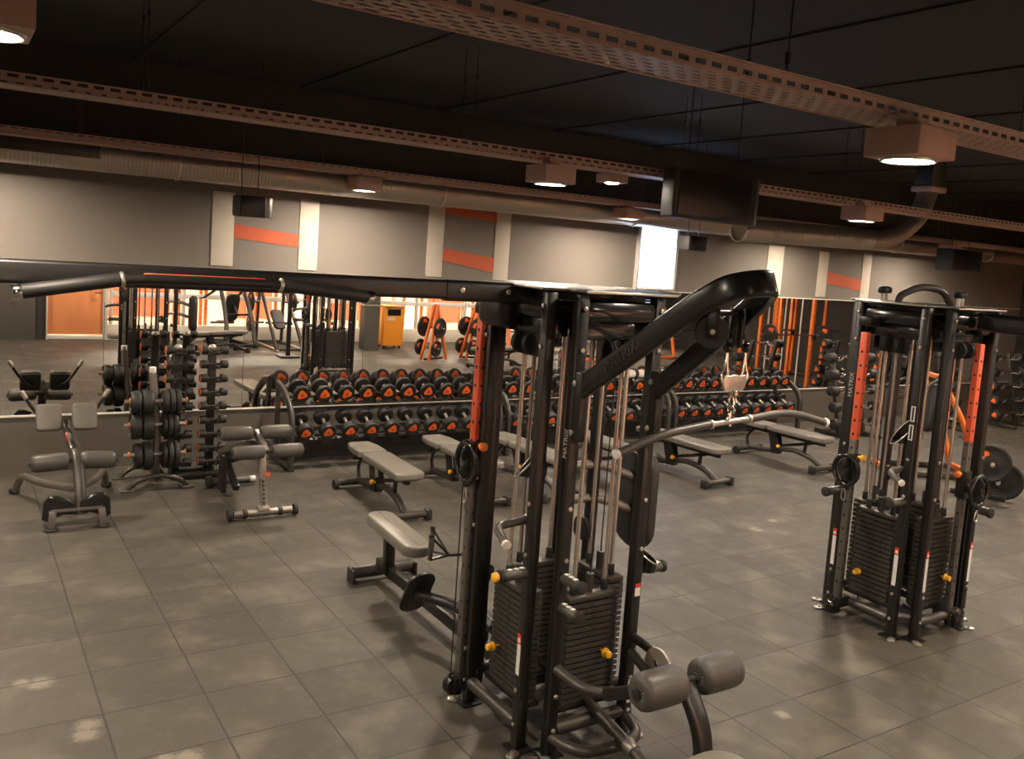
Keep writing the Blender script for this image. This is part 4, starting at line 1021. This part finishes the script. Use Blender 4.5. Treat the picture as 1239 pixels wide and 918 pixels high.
for ri, (cx, cy, nm) in enumerate(((11.3, 4.45, 'first'), (13.6, 4.45, 'second'), (15.6, 4.3, 'third'))):
    for i in range(5):
        z = .2 + i * .25; y = cy + .05 + .27 * (z - .05) / 1.25 - .10; k = 0 if ri < 1 else 1
        lab = 'short fixed barbell with black heads on the %s hook of the %s barbell rack' % (HN[i], nm)
        b = bz[k] if not used[k] else copy_tree(bz[k]); used[k] = True
        b.location = (cx + (.02 * (i % 2)), y, z + .03); b['label'] = lab; b['group'] = 'barbells on the barbell racks'; b.rotation_euler = (.25, 0, 0)

# ------------------------------------------------------------------ plate-loaded machines with orange frames
BIG = make_plate(.225, .055, True); BIG_USED = [False]
def big(loc, rz, label, sc=1.):
    p = BIG if not BIG_USED[0] else copy_tree(BIG); BIG_USED[0] = True
    p.location = loc; p.rotation_euler = (random.uniform(0, 2), 0, rz); p.scale = (1, sc, sc); p['label'] = label; p['group'] = 'large plates with orange badges'
    return p
def lever_machine(loc, rz, label, frame='orange', plates=()):
    r = thing('plate_loaded_machine', label, 'gym machine', loc, rz)
    for s in (-1, 1):
        MB().oval([(s * .32, .55, .04), (s * .3, .35, .7), (s * .26, -.05, 1.35)], .06, .09, .2, (1, 0, 0)).build('side_frame', frame, r)
        MB().bar((s * .32, -.6, .04), (s * .32, .62, .04), .07, .07, .012).build('floor_rail', 'darkgrey', r)
        MB().oval([(s * .26, -.03, 1.3), (s * .36, -.35, 1.12), (s * .34, -.62, 1.02)], .045, .06, .1, (1, 0, 0)).build('lever_arm', 'black', r)
        MB().cyl((s * .3, -.62, 1.02), (s * .3 + s * .14, -.66, 1.0), .019, 12, .004).build('handle', 'grip', r)
        MB().cyl((s * .3, .3, .55), (s * .62, .3, .55), .024, 12, .004).build('plate_horn', 'chrome', r)
    MB().bar((-.32, .55, .06), (.32, .55, .06), .07, .07, .012).bar((-.3, .0, 1.3), (.3, .0, 1.3), .06, .06, .01).bar((-.32, -.55, .06), (.32, -.55, .06), .06, .06, .01).build('cross_beam', frame, r)
    MB().prism(rrect(.3, .4, .08), (0, -.28, .5), (1, 0, 0), (0, 1, .1), .08, .02).build('seat_pad', 'vinyl', r)
    MB().prism(rrect(.3, .62, .1), (0, .02, .86), (1, 0, 0), (0, .22, 1), .08, .02).build('back_pad', 'rubber', r)
    MB().bar((0, -.25, .06), (0, -.22, .46), .07, .07, .01, (0, 1, 0)).build('seat_post', 'black', r)
    MB().bar((0, .1, .9), (0, .3, .7), .05, .05, .01).bar((-.26, .28, .72), (.26, .28, .72), .05, .05, .01).build('pad_beam', 'black', r)
    return r
lever_machine((10.15, 2.5, 0), -2.1, 'orange-framed plate-loaded machine standing behind the machine with orange rails')
big((9.46, 1.22, .47), .5, 'large black plate with orange badge behind the machine with orange rails, upper of two'); big((9.75, 1.2, .24), .5, 'large black plate near the floor behind the machine with orange rails, lower of two')
r = thing('plate_stand', 'low black stand holding two large plates behind the machine with orange rails', 'plate rack', (9.62, 1.42, 0), .5)
MB().bar((0, 0, .03), (0, 0, .62), .07, .07, .01, (0, 1, 0)).bar((-.3, 0, .03), (.3, 0, .03), .07, .06, .01).bar((0, -.3, .03), (0, .3, .03), .07, .06, .01).build('post', 'black', r)
MB().cyl((.2, -.12, .47), (-.36, -.12, .47), .024, 12, .004).cyl((.25, -.2, .24), (-.2, -.2, .24), .024, 12, .004).bar((0, 0, .47), (0, -.13, .47), .05, .05).bar((0, 0, .24), (0, -.21, .24), .05, .05).build('plate_peg', 'satin', r)
def smith(loc, rz, label, col='orange'):
    r = thing('power_rack', label, 'power rack', loc, rz)
    for sx in (-1, 1):
        for y in (-.45, .45):
            h = MB().bar((sx * .6, y, .02), (sx * .6, y, 2.25), .08, .07, .01, (0, 1, 0)).mat(1)
            for i in range(16): h.cyl((sx * .6, y - .0405, .3 + i * .11), (sx * .6, y + .0405, .3 + i * .11), .011, 8)
            h.build('upright', [col, 'black'], r)
        MB().bar((sx * .6, -.6, .035), (sx * .6, .6, .035), .08, .07, .01).bar((sx * .6, -.45, 2.21), (sx * .6, .45, 2.21), .07, .07, .01).build('side_beam', 'black', r)
        MB().cyl((sx * .52, -.2, .06), (sx * .52, -.2, 2.2), .016, 10).build('guide_rod', 'white', r)
    MB().bar((-.6, .45, 2.2), (.6, .45, 2.2), .07, .07, .01).bar((-.6, -.45, 2.2), (.6, -.45, 2.2), .07, .07, .01).bar((-.6, .45, .06), (.6, .45, .06), .07, .07, .01).build('cross_beam', col, r)
    MB().cyl((-1.0, -.52, 1.2), (1.0, -.52, 1.2), .015, 12, .003).cyl((-1.05, -.52, 1.2), (-.7, -.52, 1.2), .024, 12, .004).cyl((.7, -.52, 1.2), (1.05, -.52, 1.2), .024, 12, .004).build('barbell', 'chrome', r)
    MB().bar((-.6, -.5, 1.15), (-.6, -.56, 1.15), .06, .1, .01).bar((.6, -.5, 1.15), (.6, -.56, 1.15), .06, .1, .01).build('bar_hook', 'black', r)
    return r
smith((14.4, 2.3, 0), PI, 'orange power rack with barbell seen in the mirror above the last dumbbell rack'); smith((16.2, 1.2, 0), PI, 'farther orange power rack seen in the mirror by the end wall')
for x, y, z, l in ((13.55, 2.86, 1.2, 'large plate on the left end of the mirrored barbell'), (15.25, 2.86, 1.2, 'large plate on the right end of the mirrored barbell')): big((x, y, z), 0, l)
# seen in the mirror only: far side of the room
r = thing('trolley_cabinet', 'bright orange cabinet on casters with dark display, seen in the mirror', 'cabinet', (8.28, -4.35, 0))
MB().box((0, 0, .56), (.52, .42, .96), .012).build('body', 'amber', r)
MB().box((.0, .214, .88), (.34, .012, .15), .004).build('display', 'glassdark', r)
MB().box((-.07, .214, .72), (.2, .008, .07), .002).build('white_label', 'sticker', r)
for x in (-.2, .2):
    for y in (-.15, .15): MB().cyl((x - .015, y, .04), (x + .015, y, .04), .04, 16, .006).bar((x, y, .05), (x, y, .09), .03, .03).build('caster', 'rubber', r)
MB().tube([(-.2, .2, 1.0), (-.2, .27, 1.0), (.2, .27, 1.0), (.2, .2, 1.0)], .012, 8, .03).build('push_handle', 'black', r)
r = thing('incline_press', 'black A-frame press machine with plates seen in the mirror left of the tower', 'gym machine', (5.6, -4.45, 0))
for s in (-1, 1):
    MB().bar((s * .3, -.75, .03), (s * .28, -.62, 1.42), .06, .08, .01, (0, 1, 0)).bar((s * .28, -.66, 1.4), (s * .3, .85, .05), .06, .08, .01).build('side_frame', 'darkgrey', r)
    MB().bar((s * .3, -.8, .03), (s * .3, .95, .03), .06, .05, .01).build('floor_rail', 'satin', r)
    MB().cyl((s * .28, -.55, .98), (s * .62, -.55, .98), .024, 12, .004).cyl((s * .3, -.7, .45), (s * .55, -.7, .45), .022, 12, .004).build('plate_horn', 'chrome', r)
MB().bar((-.3, -.7, .05), (.3, -.7, .05), .06, .06).bar((-.28, -.62, 1.38), (.28, -.62, 1.38), .06, .06).bar((-.3, .9, .05), (.3, .9, .05), .06, .06).build('cross_beam', 'darkgrey', r)
MB().prism(rrect(.26, .6, .1), (0, -.1, .62), (1, 0, 0), (0, -.75, .66), .06, .02).build('back_pad', 'rubber', r)
MB().bar((-.3, .0, .55), (.3, .0, .55), .05, .05).build('pad_beam', 'black', r)
big((5.11, -5.0, .98), 0, 'plate on the left horn of the mirrored press'); big((6.09, -5.0, .98), 0, 'plate on the right horn of the mirrored press'); big((5.13, -5.15, .45), 0, 'plate on the low left horn of the mirrored press', .8)
def orange_tree(loc, rz, label, nm):
    r = thing('plate_rack', label, 'plate rack', loc, rz)
    for s in (-1, 1): MB().bar((s * .12, -.32, .02), (s * .03, .0, 1.25), .05, .07, .01, (0, 1, 0)).bar((s * .12, .32, .02), (s * .03, .0, 1.25), .05, .07, .01, (0, 1, 0)).build('leg', 'orange', r)
    MB().bar((0, -.32, .05), (0, .32, .05), .07, .05, .01).bar((0, -.14, .75), (0, .14, .75), .05, .05).bar((0, -.24, .3), (0, .24, .3), .05, .05).build('brace', 'black', r)
    for z, y in ((.75, .12), (.3, .22)): MB().cyl((-.34, y, z), (.34, y, z), .022, 12, .004).build('plate_peg', 'chrome', r)
    c, s_ = math.cos(rz), math.sin(rz)
    for z, y, sc in ((.75, .12, 1), (.3, .22, .8)):
        for k, x in enumerate((-.22, .22)): big((loc[0] + c * x - s_ * y, loc[1] + s_ * x + c * y, z), rz, 'black plate on the %s %s peg of the %s orange plate rack in the mirror' % (['left', 'right'][k], 'upper' if z > .5 else 'lower', nm), sc)
    return r
orange_tree((8.35, -2.1, 0), 1.1, 'sloping orange plate rack with black plates seen in the mirror beyond the cabinet', 'near')
orange_tree((9.5, -2.3, 0), 1.4, 'second orange plate rack seen in the mirror next to the front machine', 'second')
lever_machine((10.9, -3.8, 0), .4, 'orange plate-loaded machine seen in the mirror behind the front machine'); lever_machine((12.6, -2.2, 0), .2, 'farther orange plate-loaded machine seen in the mirror')
lever_machine((4.6, -4.7, 0), -.2, 'dark padded machine seen in the mirror before the glass wall', 'darkgrey')
b = copy_tree(b0); b.location = (4.0, -3.4, 0); b.rotation_euler = (0, 0, 1.2); b['label'] = 'grey bench seen in the mirror before the glass wall'; b['group'] = 'adjustable weight benches'
b = copy_tree(b0); b.location = (9.3, -.9, 0); b.rotation_euler = (0, 0, 1.4); b['label'] = 'grey bench seen in the mirror above the left dumbbell rack end'; b['group'] = 'adjustable weight benches'
lever_machine((15.2, -2.6, 0), .1, 'farthest orange plate-loaded machine seen in the mirror near the end wall')
smith((12.9, -3.9, 0), .1, 'white power rack seen in the mirror before the glass wall', 'white')
AN = [(3.3, -7.0, 'first'), (5.2, -7.3, 'second'), (7.0, -7.0, 'third'), (9.2, -7.3, 'fourth'), (11.2, -7.0, 'fifth'), (13.4, -7.2, 'sixth'), (15.8, -7.0, 'seventh')]
for x, y, n in AN: smith((x, y, 0), .1, 'orange training rack behind mirrored glass, %s of seven from the orange door' % n)

# ------------------------------------------------------------------ camera and picture settings
cd = bpy.data.cameras.new('camera'); cam = bpy.data.objects.new('camera', cd); COL.objects.link(cam)
FPX, PCX, PCY = 1073.36, 648.66, 417.69; WPX, HPX = 1239, 918
yaw, pitch, roll = .5894, .1013, .0721
f_ = V((math.sin(yaw) * math.cos(pitch), math.cos(yaw) * math.cos(pitch), -math.sin(pitch))); r_ = V((math.cos(yaw), -math.sin(yaw), 0)); u_ = r_.cross(f_)
r2 = r_ * math.cos(roll) + u_ * math.sin(roll); u2 = -r_ * math.sin(roll) + u_ * math.cos(roll)
mw = Matrix((r2, u2, -f_)).transposed().to_4x4(); mw.translation = V((-.6747, -4.2531, 2.49895)); cam.matrix_world = mw
cd.sensor_fit = 'HORIZONTAL'; cd.sensor_width = 36; cd.lens = 36 * FPX / WPX
cd.shift_x = -(PCX - WPX / 2) / WPX; cd.shift_y = (PCY - HPX / 2) / WPX
cd.clip_start = .05; cd.clip_end = 100
S.camera = cam
w = bpy.data.worlds.new('world'); S.world = w; w.use_nodes = True
bg = w.node_tree.nodes['Background']; bg.inputs[0].default_value = (1, .85, .7, 1); bg.inputs[1].default_value = .02
S.view_settings.view_transform = 'Standard'; S.view_settings.look = 'None'; S.view_settings.gamma = 1; S.view_settings.use_curve_mapping = False
S.view_settings.exposure = EXPO
try:
    S.cycles.use_denoising = True; S.cycles.max_bounces = 8; S.cycles.diffuse_bounces = 4; S.cycles.glossy_bounces = 5; S.cycles.transparent_max_bounces = 12
    S.cycles.caustics_reflective = False; S.cycles.caustics_refractive = False; S.cycles.sample_clamp_indirect = 6
except Exception: pass
